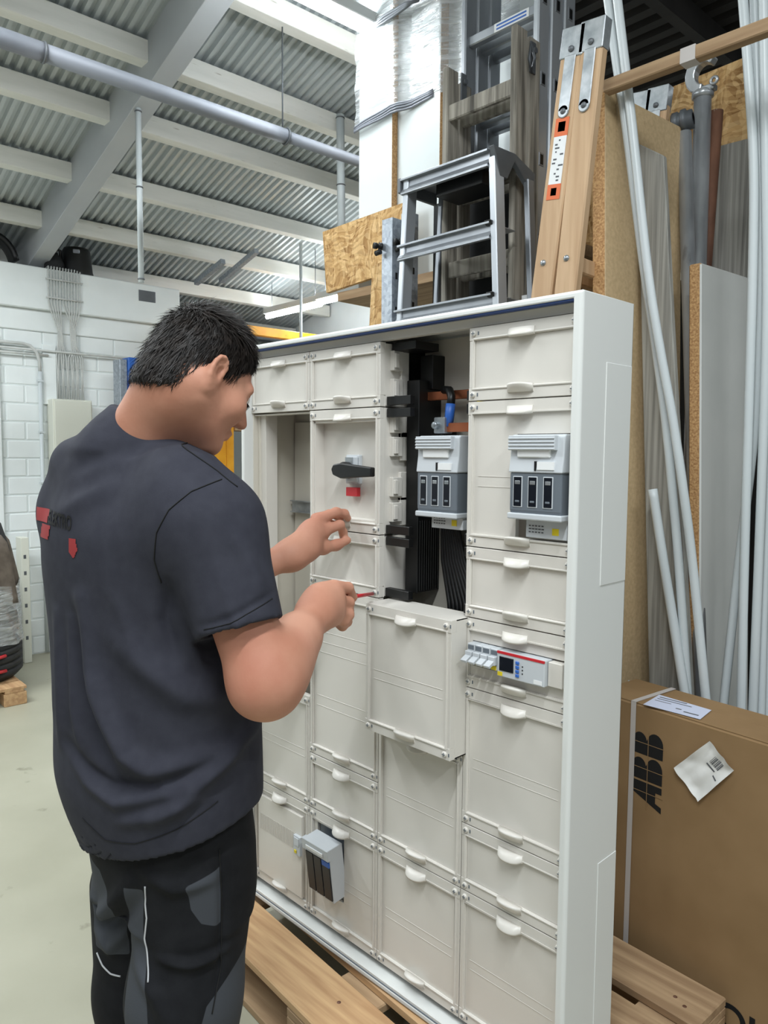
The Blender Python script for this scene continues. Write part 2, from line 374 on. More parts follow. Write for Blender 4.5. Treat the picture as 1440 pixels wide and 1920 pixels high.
M().box(-6.2, 0.36, 3.42, 3.6, 0, 3.95).hall().build('wall_back', 'white_wall', kind='structure')
M().box(-6.4, -6.2, -6.5, 3.6, 0, 3.2).hall().build('wall_far', 'white_wall', kind='structure')
M().box(0.30, 4.2, 1.95, 2.05, 0, 2.72).hall().build('shade_backing', 'void_shade', kind='structure')  # dark backing added where the bay shows only shade
for (z0, z1, x, d) in ((2.50, 2.60, -4.35, .10), (2.31, 2.41, -4.35, .14)):
    m = M().box(x - d, x, 1.4, 3.41, z0, z0 + .012).box(x - .012, x, 1.4, 3.41, z0, z1).box(x - d, x, 1.4, 3.41, z1 - .012, z1)
    m.hall().build('trim_1', 'steel_dark', kind='structure')

# lamps ------------------------------------------------------------
for i, (x, y, z, Lg, ax, P, Q) in enumerate(LAMPS[:3]):              # the three in the picture; the unseen ones are bare lights without fixtures
    lbl = ('fluorescent batten lamp beside the film-wrapped panels, near the top edge', 'left lit half of the far fluorescent lamp row, above the dark hair',
           'right lit half of the far fluorescent lamp row, beside the particle board')[i]
    g = empty('ceiling_light', bw(x, y, z), label=lbl, category='lamp', group='fluorescent battens under the roof')
    hx, hy = (Lg / 2, .045) if ax == 'x' else (.045, Lg / 2)
    M().box(x - hx, x + hx, y - hy, y + hy, z, z + .05).hall().build('housing', 'enamel', g, bevel=.004)
    p, q = ((x - hx, y, z - .02), (x + hx, y, z - .02)) if ax == 'x' else ((x, y - hy, z - .02), (x, y + hy, z - .02))
    m = M().tube([bw(*p), bw(*q)], .019, 12); m.build('tube', 'tube', g)
    for e in (-.8, .8):
        xx, yy = (x + e * hx, y) if ax == 'x' else (x, y + e * hy)
        M().tube([bw(xx, yy, z + .05), bw(xx, yy, roof_z(xx, 2.985))], .003, 5).build('hanger', 'steel_dark', g)

# pipes under the roof
g = empty('heating_pipe', bw(-1.33, 1, 2.97), label='long grey pipe hung level under the white purlins', category='pipe')
M().tube([bw(-1.33, -1.6, 2.975), bw(-1.33, -0.108, 2.975)], .036, 16).tube([bw(-1.33, -0.105, 2.975), bw(-1.33, 0.9, 2.975), bw(-1.33, 1.03, 2.975)], .034, 16).tube([bw(-1.33, 1.03, 2.975), bw(-1.33, 2.6, 2.975)], .027, 16).build('pipe_run', 'pipe_grey', g)
for yy in (-.105, 1.03):
    M().ring(bw(-1.33, yy, 2.975), bw(0, 1, 0), .036, .006, 20, 6).build('pipe_clamp', 'steel_dark', g)
for yy in (1.02, 2.2, -.6):
    M().tube([bw(-1.345, yy, 3.01), bw(-1.345, yy, 3.49)], .0035, 6).build('hanger_rod', 'steel_dark', g)
def drop(name, x, y, z0, z1, r, lbl, mt='white_conduit', lean=0.0, bracket=True):
    o = M().tube([bw(x, y, z0), bw(x - lean, y, z1)], r, 12).build(name, mt, label=lbl, category='pipe', group='white conduits hanging from the roof')
    if bracket:
        for f in (.02, .55, .98):
            zz = z0 + (z1 - z0) * f
            M().ring(bw(x - lean * f, y, zz), (0, 0, 1), r, .004, 14, 6).build('pipe_clip', 'steel_dark', o)
    return o
drop('drop_conduit', -2.0, .575, 2.31, 3.19, .015, 'white conduit hanging from the rafter, ending above the cable bundle')
drop('drop_conduit', (-1.75, 1.718, 3.446)[0], (-1.75, 1.718, 3.446)[1], 2.52, 3.42, .024, 'white conduit hanging beside the film-wrapped panels', lean=.02)
drop('drop_conduit', -3.0, (-3, 2.311, 2.699)[1], 1.85, 3.04, .012, 'thin white conduit crossing in front of the far lamp', bracket=False)
for (a, b) in (((-3.5, 1.9, 2.77), (-2.98, 1.9, 2.90)), ((-3.62, 1.75, 2.75), (-3.2, 1.75, 2.84))):
    M().beam(bw(*a), bw(*b), .035, .035).build('strut_rail', 'galv', label='galvanised strut fixed under the roof beyond the white beam' if a[1] > 1.8 else 'short galvanised strut under the roof, next to the white beam', category='rail')
# ------------------------------------------------------------------ distribution cabinet
CW = 0.261; ZT = 1.686; RU = 0.15
def cx(i): return CW * i
def kz(k): return ZT - RU * k
cab = empty('distribution_cabinet', (0.522, 0.06, 0.144), label='tall white electrical distribution cabinet with beige covers, standing on the pallet', category='cabinet')
X0, X1, YF, YB, Z0, Z1, TH = -0.017, 1.059, -0.03, 0.16, 0.144, 1.720, 0.018
def shell(m, x0, x1, y0, y1, z0, z1, t):
    m.box(x0, x0 + t, y0, y1, z0, z1).box(x1 - t, x1, y0, y1, z0, z1)
    m.box(x0 + t, x1 - t, y0, y1, z1 - t, z1).box(x0 + t, x1 - t, y0, y1, z0, z0 + t)
m = M()
m.prism([(X0, Z0), (X1, Z0), (X1, Z1), (X0, Z1)], (0, YB - .006, 0), (1, 0, 0), (0, 0, 1), (0, .006, 0))
# one-piece rim: outer and inner loops, front to back
def loop(y, i, zt, zb): return [(X0 + i, y, Z0 + zb), (X1 - i, y, Z0 + zb), (X1 - i, y, Z1 - zt), (X0 + i, y, Z1 - zt)]
rings = [loop(YB, 0, 0, 0), loop(YF + .006, 0, 0, 0), loop(YF, .005, .004, .005), loop(YF, TH, .013, .016), loop(YF + .012, TH + .001, .014, .017), loop(YB - .006, TH, .014, .02)]
vs = [p for r in rings for p in r]
m.add(vs, [(a * 4 + i, a * 4 + (i + 1) % 4, (a + 1) * 4 + (i + 1) % 4, (a + 1) * 4 + i) for a in range(len(rings) - 1) for i in range(4)])
m.build('enclosure', 'enamel', cab, bevel=.0025, seg=2)
M().box(0.0, 1.043, YF + .0035, YF + .021, Z1 - .0165, Z1 - .0135).build('gasket', 'gasket', cab, label='dark blue sealing strip under the top lip')
M().box(0.004, 1.04, YF + .0012, YF + .0031, Z0 + .0160, .1622).build('gasket', 'device_dark', cab, label='grey sealing strip on the bottom lip')
M().box(0.0, 1.043, .003, .02, kz(0) + .0015, Z1 - .0145).build('top_filler', 'cover', cab)
M().box(X1 - .0005, X1 + .0012, .085, YB - .004, .144 + .02, .62).build('side_plate', 'enamel', cab, bevel=.0006, label='slightly raised blank plate on the right side')
M().box(X1 - .0005, X1 + .0012, .060, YB - .004, 1.18, 1.60).build('side_plate', 'enamel', cab, bevel=.0006, label='slightly raised blank plate on the right side')
M().box(0.0, 1.044, YB - .012, YB - .006, Z0 + .03, Z1 - .02).build('back_plate', 'inner', cab)
m = M().box(-.001, .004, .0, .15, Z0 + .02, Z1 - .02).box(.004, .012, .015, .04, Z0 + .02, kz(1)).box(.004, .010, .075, .08, Z0 + .02, kz(1))
for z in (1.36, 1.31, 1.23): m.box(.004, .014, .022, .05, z, z + .03)
m.build('side_rail', 'inner', cab, bevel=.001)
m = M()
m.box(0.0, 1.043, -.0270, .15, Z0 + .0165, .170)
m.build('sill', 'enamel', cab, bevel=.002)

SCREW = None
def screw(parent, x, y, z):
    global SCREW
    if SCREW is None:
        m = M().lathe([(0.0001, -.0045), (.0050, -.0045), (.0062, -.003), (.0062, 0)], (0, 0, 0), 14, 0, (0, 1, 0))
        m.box(-.0042, .0042, -.0049, -.0043, -.0009, .0009, 1).box(-.0009, .0009, -.0049, -.0043, -.0042, .0042, 1)
        m.box(.0095, .0125, -.0006, .0004, -.0035, .0035, 1)
        SCREW = m.mesh('screw', ['cover', 'device_dark'])
    o = bpy.data.objects.new('screw', SCREW); COL.objects.link(o); o.parent = parent; o.location = V(x, y, z) - ORG[parent]; ORG[o] = ORG[parent]
    return o
GRIP = {}
def grip(parent, x, y, z, sgn):
    """moulded finger tab: a bowed lip on the edge of the end strip"""
    if sgn not in GRIP:
        m = M(); n = 10; w = .030; top = []; bot = []
        vs = []
        for i in range(n + 1):
            t = -1 + 2 * i / n; x_ = t * w; out = -.004 - .016 * (1 - t * t) ** .6 if abs(t) < 1 else -.004
            dz = sgn * (.0035 * (1 - abs(t) ** 3))
            vs += [(x_, 0, sgn * -.010), (x_, out * .45, sgn * -.010), (x_, out, dz), (x_, out, dz + sgn * .004), (x_, 0, dz * .3 + sgn * .006)]
        k = 5
        m.add(vs, [(i * k + j, i * k + (j + 1) % k, (i + 1) * k + (j + 1) % k, (i + 1) * k + j) for i in range(n) for j in range(k)], 0, True)
        m.add(vs[:k], [tuple(range(k))]); m.add(vs[-k:], [tuple(range(k))])
        bm = bmesh.new(); me = m.mesh('grip', ['cover']); bm.from_mesh(me); bmesh.ops.recalc_face_normals(bm, faces=bm.faces); bm.to_mesh(me); bm.free(); GRIP[sgn] = me
    o = bpy.data.objects.new('grip', GRIP[sgn]); COL.objects.link(o); o.parent = parent; o.location = V(x, y, z) - ORG[parent]; ORG[o] = ORG[parent]

def cover(col, k0, k1, parent=cab, dx=0.0, dy=0.0, skirt=False, recess=0.0, lines=True, hole=None, name='module_cover', own=None, screws=True, top_strip=True):
    x0, x1 = cx(col) + .0012 + dx, cx(col + 1) - .0012 + dx; z1, z0 = kz(k0) - .0012, kz(k1) + .0012
    S = .026; B = .013; m = M(); f = -.0045 + dy; r = .0 + dy + recess; b = r + .012
    # end strips and side bars
    m.box(x0, x1, f, .012 + dy, z1 - S, z1).box(x0, x1, f, .012 + dy, z0, z0 + S)
    m.box(x0, x0 + B, f + .001, .012 + dy, z0 + S, z1 - S).box(x1 - B, x1, f + .001, .012 + dy, z0 + S, z1 - S)
    # recessed field
    if hole is None: m.box(x0 + B, x1 - B, r, b, z0 + S, z1 - S)
    else:
        hx0, hx1, hz0, hz1 = hole
        m.box(x0 + B, x1 - B, r, b, z0 + S, hz0).box(x0 + B, x1 - B, r, b, hz1, z1 - S)
        m.box(x0 + B, hx0, r, b, hz0, hz1).box(hx1, x1 - B, r, b, hz0, hz1)
    if recess:
        for (a, c) in ((x0 + B, x0 + B + .004), (x1 - B - .004, x1 - B)): m.box(a, c, dy, b, z0 + S, z1 - S)
        m.box(x0 + B, x1 - B, dy, b, z1 - S - .006, z1 - S).box(x0 + B, x1 - B, dy, b, z0 + S, z0 + S + .006)
    # raised bead round the field
    g = .003; bx0, bx1, bz0, bz1 = x0 + B - .001, x1 - B + .001, z0 + S - .001, z1 - S + .001
    fb = f - .0022
    m.box(bx0 - g, bx0, fb, f + .004, bz0 - g, bz1 + g).box(bx1, bx1 + g, fb, f + .004, bz0 - g, bz1 + g)
    m.box(bx0, bx1, fb, f + .004, bz0 - g, bz0).box(bx0, bx1, fb, f + .004, bz1, bz1 + g)
    if lines and not recess:
        H = z1 - z0; n = max(1, int(round(H / RU)))
        zs = [z0 + H * t for t in ((.42, .49) if n <= 2 else (.30, .36, .62, .68, .74))] if n > 1 else []
        for z in zs:
            if hole and hole[2] < z < hole[3]:
                for a, c in ((x0 + B + .012, hole[0] - .004), (hole[1] + .004, x1 - B - .012)):
                    if c - a > .02: m.box(a, c, r - .0008, r, z - .0007, z + .0007)
            else: m.box(x0 + B + .012, x1 - B - .012, r - .0008, r, z - .0007, z + .0007)
    if skirt:
        for (a, c) in ((x0, x0 + .003), (x1 - .003, x1)): m.box(a, c, .012 + dy, .085 + dy, z0, z1)
        m.box(x0, x1, .012 + dy, .085 + dy, z1 - .003, z1).box(x0, x1, .012 + dy, .085 + dy, z0, z0 + .003)
    o = m.build(name, 'cover', parent, bevel=.0008) if own is None else m.build(name, 'cover', None, bevel=.0008, **own)
    if screws:
        for x in (x0 + .012, x1 - .026):
            for z in (z1 - .012, z0 + .012): screw(o, x if x < (x0 + x1) / 2 else x + .013, f, z)
    xc = (x0 + x1) / 2
    grip(o, xc, f, z1 - S + .004, -1); grip(o, xc, f, z0 + S - .004, 1)
    return o

covers = {}
for (c, k0, k1) in ((0, 0, 1), (0, 6, 8), (1, 7, 8), (1, 4, 7), (2, 6, 8), (2, 8, 10), (3, 0, 1), (3, 3, 4), (3, 5, 7), (3, 7, 8), (3, 8, 10)):
    covers[c, k0] = cover(c, k0, k1)
covers[1, 0] = cover(1, 0, 1, skirt=True)
covers[1, 3] = cover(1, 3, 4, skirt=True)
covers[1, 1] = cover(1, 1, 3, skirt=True, recess=.030, lines=False)
covers[3, 1] = cover(3, 1, 3, hole=(.905, 1.030, 1.262, 1.468))
covers[3, 4] = cover(3, 4, 5, hole=(.803, 1.030, .984, 1.038), lines=False)
covers[0, 8] = cover(0, 8, 10, lines=False)
covers[1, 8] = cover(1, 8, 10, hole=(.289, .395, .272, .452))
# door with ribbed vent band on the bottom left cover
o = covers[0, 8]
m = M().box(.030, .232, -.009, 0, .215, .445)
for i in range(26): m.box(.040 + i * .0066, .0432 + i * .0066, -.0102, -.009, .345, .392)
m.build('meter_door', 'cover', o, bevel=.002)
M().box(.206, .236, -.018, -.009, .338, .392).box(.210, .232, -.020, -.018, .365, .388).box(.212, .222, -.0205, -.018, .343, .353, 1).build('door_latch', ['device_light', 'yellow'], o, bevel=.001)

# frames behind open bays, brackets and skirt clips
for k in (1, 3, 4):
    for s in (-1, 1):
        z = kz(k) + s * .014
        M().box(.524, .60, .014, .03, z - .010, z + .010).build('module_bracket', 'black', cab, bevel=.001)
        M().box(.772, .784, .004, .022, z - .010, z + .010).build('module_bracket', 'black', cab, bevel=.001)
M().box(.524, .60, .03, .11, kz(0) - .02, kz(0) - .002).build('module_bracket', 'black', cab, bevel=.001)
for kk, zz in ((1, (1.645, 1.580)), (2, (1.500, 1.445, 1.350, 1.290))):
    for z in zz:
        m = M().box(.520, .533, .028, .060, z - .024, z + .022).box(.531, .538, .030, .042, z - .018, z + .016).box(.520, .529, .058, .084, z - .034, z + .034)
        m.build('skirt_clip', 'cover', cab, bevel=.0012)
M().box(.518, .521, .09, .154, kz(4), kz(0)).build('divider', 'black', cab)
# trunking and wiring in the open bay
m = M().box(.535, .575, .07, .15, kz(4) + .01, 1.60).box(.545, .585, .105, .15, 1.58, 1.66)
for i in range(9): m.box(.575, .578, .075 + i * .008, .079 + i * .008, 1.10, 1.27)
m.build('wiring_duct', 'black', cab, bevel=.002)
for (z, x0, x1, y) in ((1.563, .555, .735, .10), (1.487, .665, .783, .06)):
    M().box(x0, x1, y, y + .012, z - .010, z + .010).build('busbar', 'copper', cab, bevel=.001)
for (x, y, z) in ((.742, .085, 1.566), (.655, .050, 1.492)):
    m = M().box(x - .016, x + .016, y, y + .03, z - .018, z + .018); m.lathe([(.0001, -.012), (.008, -.012), (.009, -.006), (.009, 0)], (x - .006, y, z), 10, 0, (0, 1, 0))
    m.build('bus_clamp', 'zinc', cab, bevel=.002)
M().tube([(.630, .095, 1.575), (.655, .085, 1.572), (.670, .075, 1.556), (.672, .07, 1.535)], .0095, 10).build('sleeved_cable', 'black', cab, label='black power cable')
M().tube([(.672, .07, 1.540), (.671, .068, 1.515), (.668, .068, 1.490)], .0108, 10).build('sleeved_cable', 'blue', cab, label='blue sleeve on the power cable')
M().tube([(.752, .08, 1.56), (.756, .07, 1.53), (.760, .06, 1.51)], .008, 8).build('sleeved_cable', 'yellow', cab, label='yellow green earth cable')
for i in range(9):
    a = i * .012
    M().tube([(.61 + a * .35, .11 + .004 * (i % 3), 1.50), (.614 + a * .4, .112, 1.30), (.625 + a * .7, .105, 1.18), (.655 + a * 1.0, .095, 1.085), (.675 + a, .08, 1.02)], .0055, 7).build('wire', 'black', cab)
for i in range(6):
    M().tube([(.70 + i * .012, .07 + i * .006, 1.03), (.74 + i * .007, .075 + i * .006, 1.085 + i * .006), (.775 + i * .002, .08 + i * .007, 1.100 + i * .007), (.80, .09 + i * .006, 1.09)], .0065, 8).build('wire', 'black', cab)
# deep open bay at the left: back plate, DIN rail, terminals, frame
M().box(.012, .255, .140, .147, kz(6) + .02, kz(1) - .02).build('mounting_plate', 'inner', cab)
m = M().box(.014, .253, .128, .130, 1.254, 1.289).box(.014, .253, .120, .128, 1.286, 1.289).box(.014, .253, .120, .128, 1.254, 1.257); m.build('din_rail', 'zinc', cab)
for i in range(4): M().box(.10 + i * .034, .131 + i * .034, .105, .14, 1.17, 1.235).box(.106 + i * .034, .110 + i * .034, .104, .105, 1.18, 1.225, 1).box(.120 + i * .034, .124 + i * .034, .104, .105, 1.195, 1.215, 1).build('terminal', ['cover', 'device_dark'], cab, bevel=.001)
m = M().box(.255, .262, .012, .14, kz(6), kz(1)).box(.0, .26, .004, .03, kz(1) - .006, kz(1) - .002).box(.0, .035, .02, .06, kz(6), kz(1)); m.build('bay_frame', 'cover', cab, bevel=.001)

# fuse switches: light grey handle over a dark fuse carrier with three windows
def fuse_switch(x0, x1, y, z0, z1, zl, tilt=0.0, deep=.07, blue=False):
    w = x1 - x0; H = z1 - z0; zs = z0 + H * .53
    m = M().prism([(y + deep, z0), (y + .004, z0), (y, z0 + .010), (y, zs), (y + deep, zs)], (x0 + .002, 0, 0), (0, 1, 0), (0, 0, 1), (w - .004, 0, 0), 1)
    m.prism([(y + deep, zs), (y - .003, zs), (y + .002, zs + H * .20), (y + .004, z1 - .004), (y + .010, z1), (y + deep, z1)], (x0, 0, 0), (0, 1, 0), (0, 0, 1), (w, 0, 0), 0)
    m.box(x0 - .001, x1 + .001, y - .004, y + deep, z0 - .008, z0 + .004, 0)
    o = m.build('fuse_switch', ['device_light', 'device_dark'], cab, bevel=.0025, seg=2)
    m = M().box(x0 + .002, x1 - .014, y - .008, y + .006, z1 - .030, z1 - .002)
    for i in range(4): m.box(x0 + .002, x1 - .014, y - .010, y - .008, z1 - .029 + i * .0066, z1 - .0255 + i * .0066)
    m.build('handle', 'device_light', o, bevel=.0012)
    M().box(x0 + w * .16, x1 - w * .22, y - .0035, y + .004, zs + H * .185, zs + H * .30).build('label_window', 'label_white', o, bevel=.002)
    M().box(x0 + w * .55, x1 - w * .14, y - .0042, y + .002, zs + .006, zs + .021).box(x0 + w * .50, x0 + w * .53, y - .0042, y + .002, zs + .004, zs + .022, 1).build('type_label', ['label_white', 'black'], o)
    for i in range(3):
        a = x0 + w * (.10 + i * .285); b = a + w * .15
        m = M().box(a - .0018, b + .0018, y - .0012, y + .002, z0 + H * .10, z0 + H * .485, 1).box(a, b, y - .0018, y + .001, z0 + H * .11, z0 + H * .475)
        m.box(a + .003, b - .003, y - .0024, y - .001, z0 + H * .385, z0 + H * .43, 2).box(a + .004, b - .004, y - .0024, y - .001, z0 + H * .16, z0 + H * .185, 3)
        m.build('fuse_window', ['window_dark', 'device_light', 'zinc', 'device_dark'], o, bevel=.0006)
    m = M().box(x0 + w * .22, x1 - .002, y + .022, y + deep, zl, z0 + .002)
    m.build('base_plate', 'device_light', o, bevel=.001)
    m = M()
    for i in range(5):
        for j in range(3): m.box(x0 + w * (.28 + .06 * i), x0 + w * (.315 + .06 * i + .01 * (j % 2)), y + .0213, y + .022, zl + .010 + j * .006, zl + .0125 + j * .006)
    m.box(x0 + w * .72, x0 + w * .84, y + .0213, y + .022, zl + .008, zl + .021, 1)
    m.build('rating_label', ['grey_print', 'yellow'], o)
    return o
fuse_switch(.622, .742, .015, 1.296, 1.468, 1.262)
fuse_switch(.909, 1.0285, -.030, 1.312, 1.466, 1.268)

# half-open small fuse switch in the bottom cover
m = M().box(.293, .391, .006, .05, .276, .448); fs = m.build('fuse_base', 'device_dark', cab, bevel=.001)
fl = M().box(.290, .390, -.022, .0, .285, .447, 0); 
T = Matrix.Translation((.347, -.018, .286)) @ Matrix.Rotation(math.radians(7), 4, 'X') @ Matrix.Translation((-.34, .01, -.29))
m = M().box(.290, .390, -.026, .018, .292, .440, 0).box(.288, .392, -.034, -.018, .412, .442, 0).box(.306, .374, -.0365, -.034, .420, .430, 2)
fo = m.xf(T).build('fuse_carrier', ['device_light', 'window_dark', 'label_white'], cab, bevel=.0015)
for i in range(3):
    a = .2935 + i * .0325
    M().box(a, a + .0285, -.029, -.024, .298, .405, 0).xf(T).build('fuse_window', ['window_dark'], fo, bevel=.0006)
M().box(.3595, .3875, -.0298, -.024, .392, .406).xf(T).build('type_label', 'blue', fo)
# rotary main switch
m = M().box(.374, .425, .020, .031, 1.352, 1.424).box(.378, .421, .016, .020, 1.356, 1.420); rs = m.build('rotary_switch', 'device_light', cab, bevel=.002)
M().box(.378, .405, .0145, .016, 1.395, 1.418).build('dial_plate', 'zinc', rs)
m = M().lathe([(.0001, -.022), (.018, -.022), (.021, -.016), (.021, .0)], (.388, .016, 1.386), 20, 0, (0, 1, 0))
m.prism([(.360, 1.374), (.388, 1.366), (.500, 1.373), (.500, 1.395), (.388, 1.404), (.362, 1.400), (.354, 1.388)], (0, -.012, 0), (1, 0, 0), (0, 0, 1), (0, .014, 0))
m.build('switch_handle', 'black', rs, bevel=.003, seg=2)
M().box(.384, .425, .012, .024, 1.322, 1.344).build('switch_label', 'red', rs, bevel=.001, label='red tag under the rotary handle')
# breakers, meter, blanking strip
for i in range(4):
    x = .8045 + i * .0198
    b = M().box(x, x + .019, -.020, .03, .992, 1.036).box(x + .001, x + .018, -.030, -.02, 1.004, 1.022).build('circuit_breaker', 'device_light', cab, bevel=.0012)
    M().prism([(-.030, 1.014), (-.046, 1.006), (-.044, 1.001), (-.030, 1.006)], (x + .002, 0, 0), (0, 1, 0), (0, 0, 1), (.015, 0, 0)).build('toggle', 'device_light', b, bevel=.0006)
    M().box(x + .003, x + .016, -.0212, -.02, .993, 1.0015).build('number_tag', 'yellow', b)
    M().box(x + .002, x + .017, -.0206, -.02, 1.024, 1.033).build('front_label', 'device_dark', b)
mt = M().box(.8845, .9955, -.024, .03, .985, 1.036).build('power_meter', 'device_light', cab, bevel=.0015)
M().box(.8845, .9955, -.0248, -.022, 1.0315, 1.0362).build('stripe', 'red', mt, label='red stripe along the top of the meter')
M().box(.8905, .9245, -.0255, -.022, .9975, 1.0265).build('screen', 'window_dark', mt, bevel=.0006)
for i in range(4):
    for j in range(1): M().box(.930, .9385, -.0268, -.024, .992 + i * .0085, .9985 + i * .0085).build('button', 'blue', mt, bevel=.001)
M().box(.8865, .898, -.0248, -.023, .9865, .9945).build('number_tag', 'yellow', mt)
M().box(.972, .991, -.0246, -.022, .988, .996).build('name_plate', 'label_white', mt)
m = M()
for i in range(3): m.box(.9445, .947, -.0246, -.0235, 1.0 + i * .007, 1.0025 + i * .007)
m.build('signal_lamp', 'black', mt)
M().box(.997, 1.028, -.014, .02, .987, 1.034).build('blanking_strip', 'cover', cab, bevel=.001)

# the loosened cover in front of the open bay
own = dict(label='loose square cover panel pulled proud of the open cabinet bay', category='cover panel', org=(.66, .0, kz(6)))
loose = cover(2, 4, 6, dx=.009, dy=-.052, skirt=True, own=own, name='loose_cover')

# ------------------------------------------------------------------ pallet under the cabinet
PA = math.radians(-3.8)
pal = empty('pallet', (0.52, .19, 0), label='wooden pallet under the white cabinet', category='pallet')
def pal_part(name, x0, x1, y0, y1, z0, z1, mt):
    m = M().box(x0, x1, y0, y1, z0, z1); m.rotz(PA); m.v = [(x + .525, y + .187, z) for x, y, z in m.v]
    return m.build(name, mt, pal, bevel=.003)
for i, (yc, w) in enumerate(((-.3275, .145), (-.165, .1), (0, .145), (.165, .1), (.3275, .145))):
    o = pal_part('deck_board', -.6, .6, yc - w / 2, yc + w / 2, .122, .144, 'pallet_new' if i < 2 else 'pallet_old')
    for xx in (-.53, -.50, 0.02, .52, .55):
        mm = M().lathe([(.0001, .0012), (.004, .0012), (.0055, 0)], (0, 0, 0), 8); ny = yc + random.uniform(-.3, .3) * w; mm.v = [(x + xx, y + ny, z + .1438) for x, y, z in mm.v]
        mm.rotz(PA); mm.v = [(x + .525, y + .187, z) for x, y, z in mm.v]; mm.build('nail', 'rust', o)
for xc in (-.5275, 0, .5275): pal_part('cross_board', xc - .0725, xc + .0725, -.4, .4, .1, .122, 'pallet_old')
for xc, w in ((-.5275, .145), (0, .145), (.5275, .145)):
    for yc, h in ((-.35, .1), (0, .145), (.35, .1)): pal_part('block', xc - w / 2, xc + w / 2, yc - h / 2, yc + h / 2, .022, .1, 'pallet_old')
for yc, w in ((-.35, .1), (0, .145), (.35, .1)): pal_part('bottom_board', -.6, .6, yc - w / 2, yc + w / 2, 0, .022, 'pallet_old')
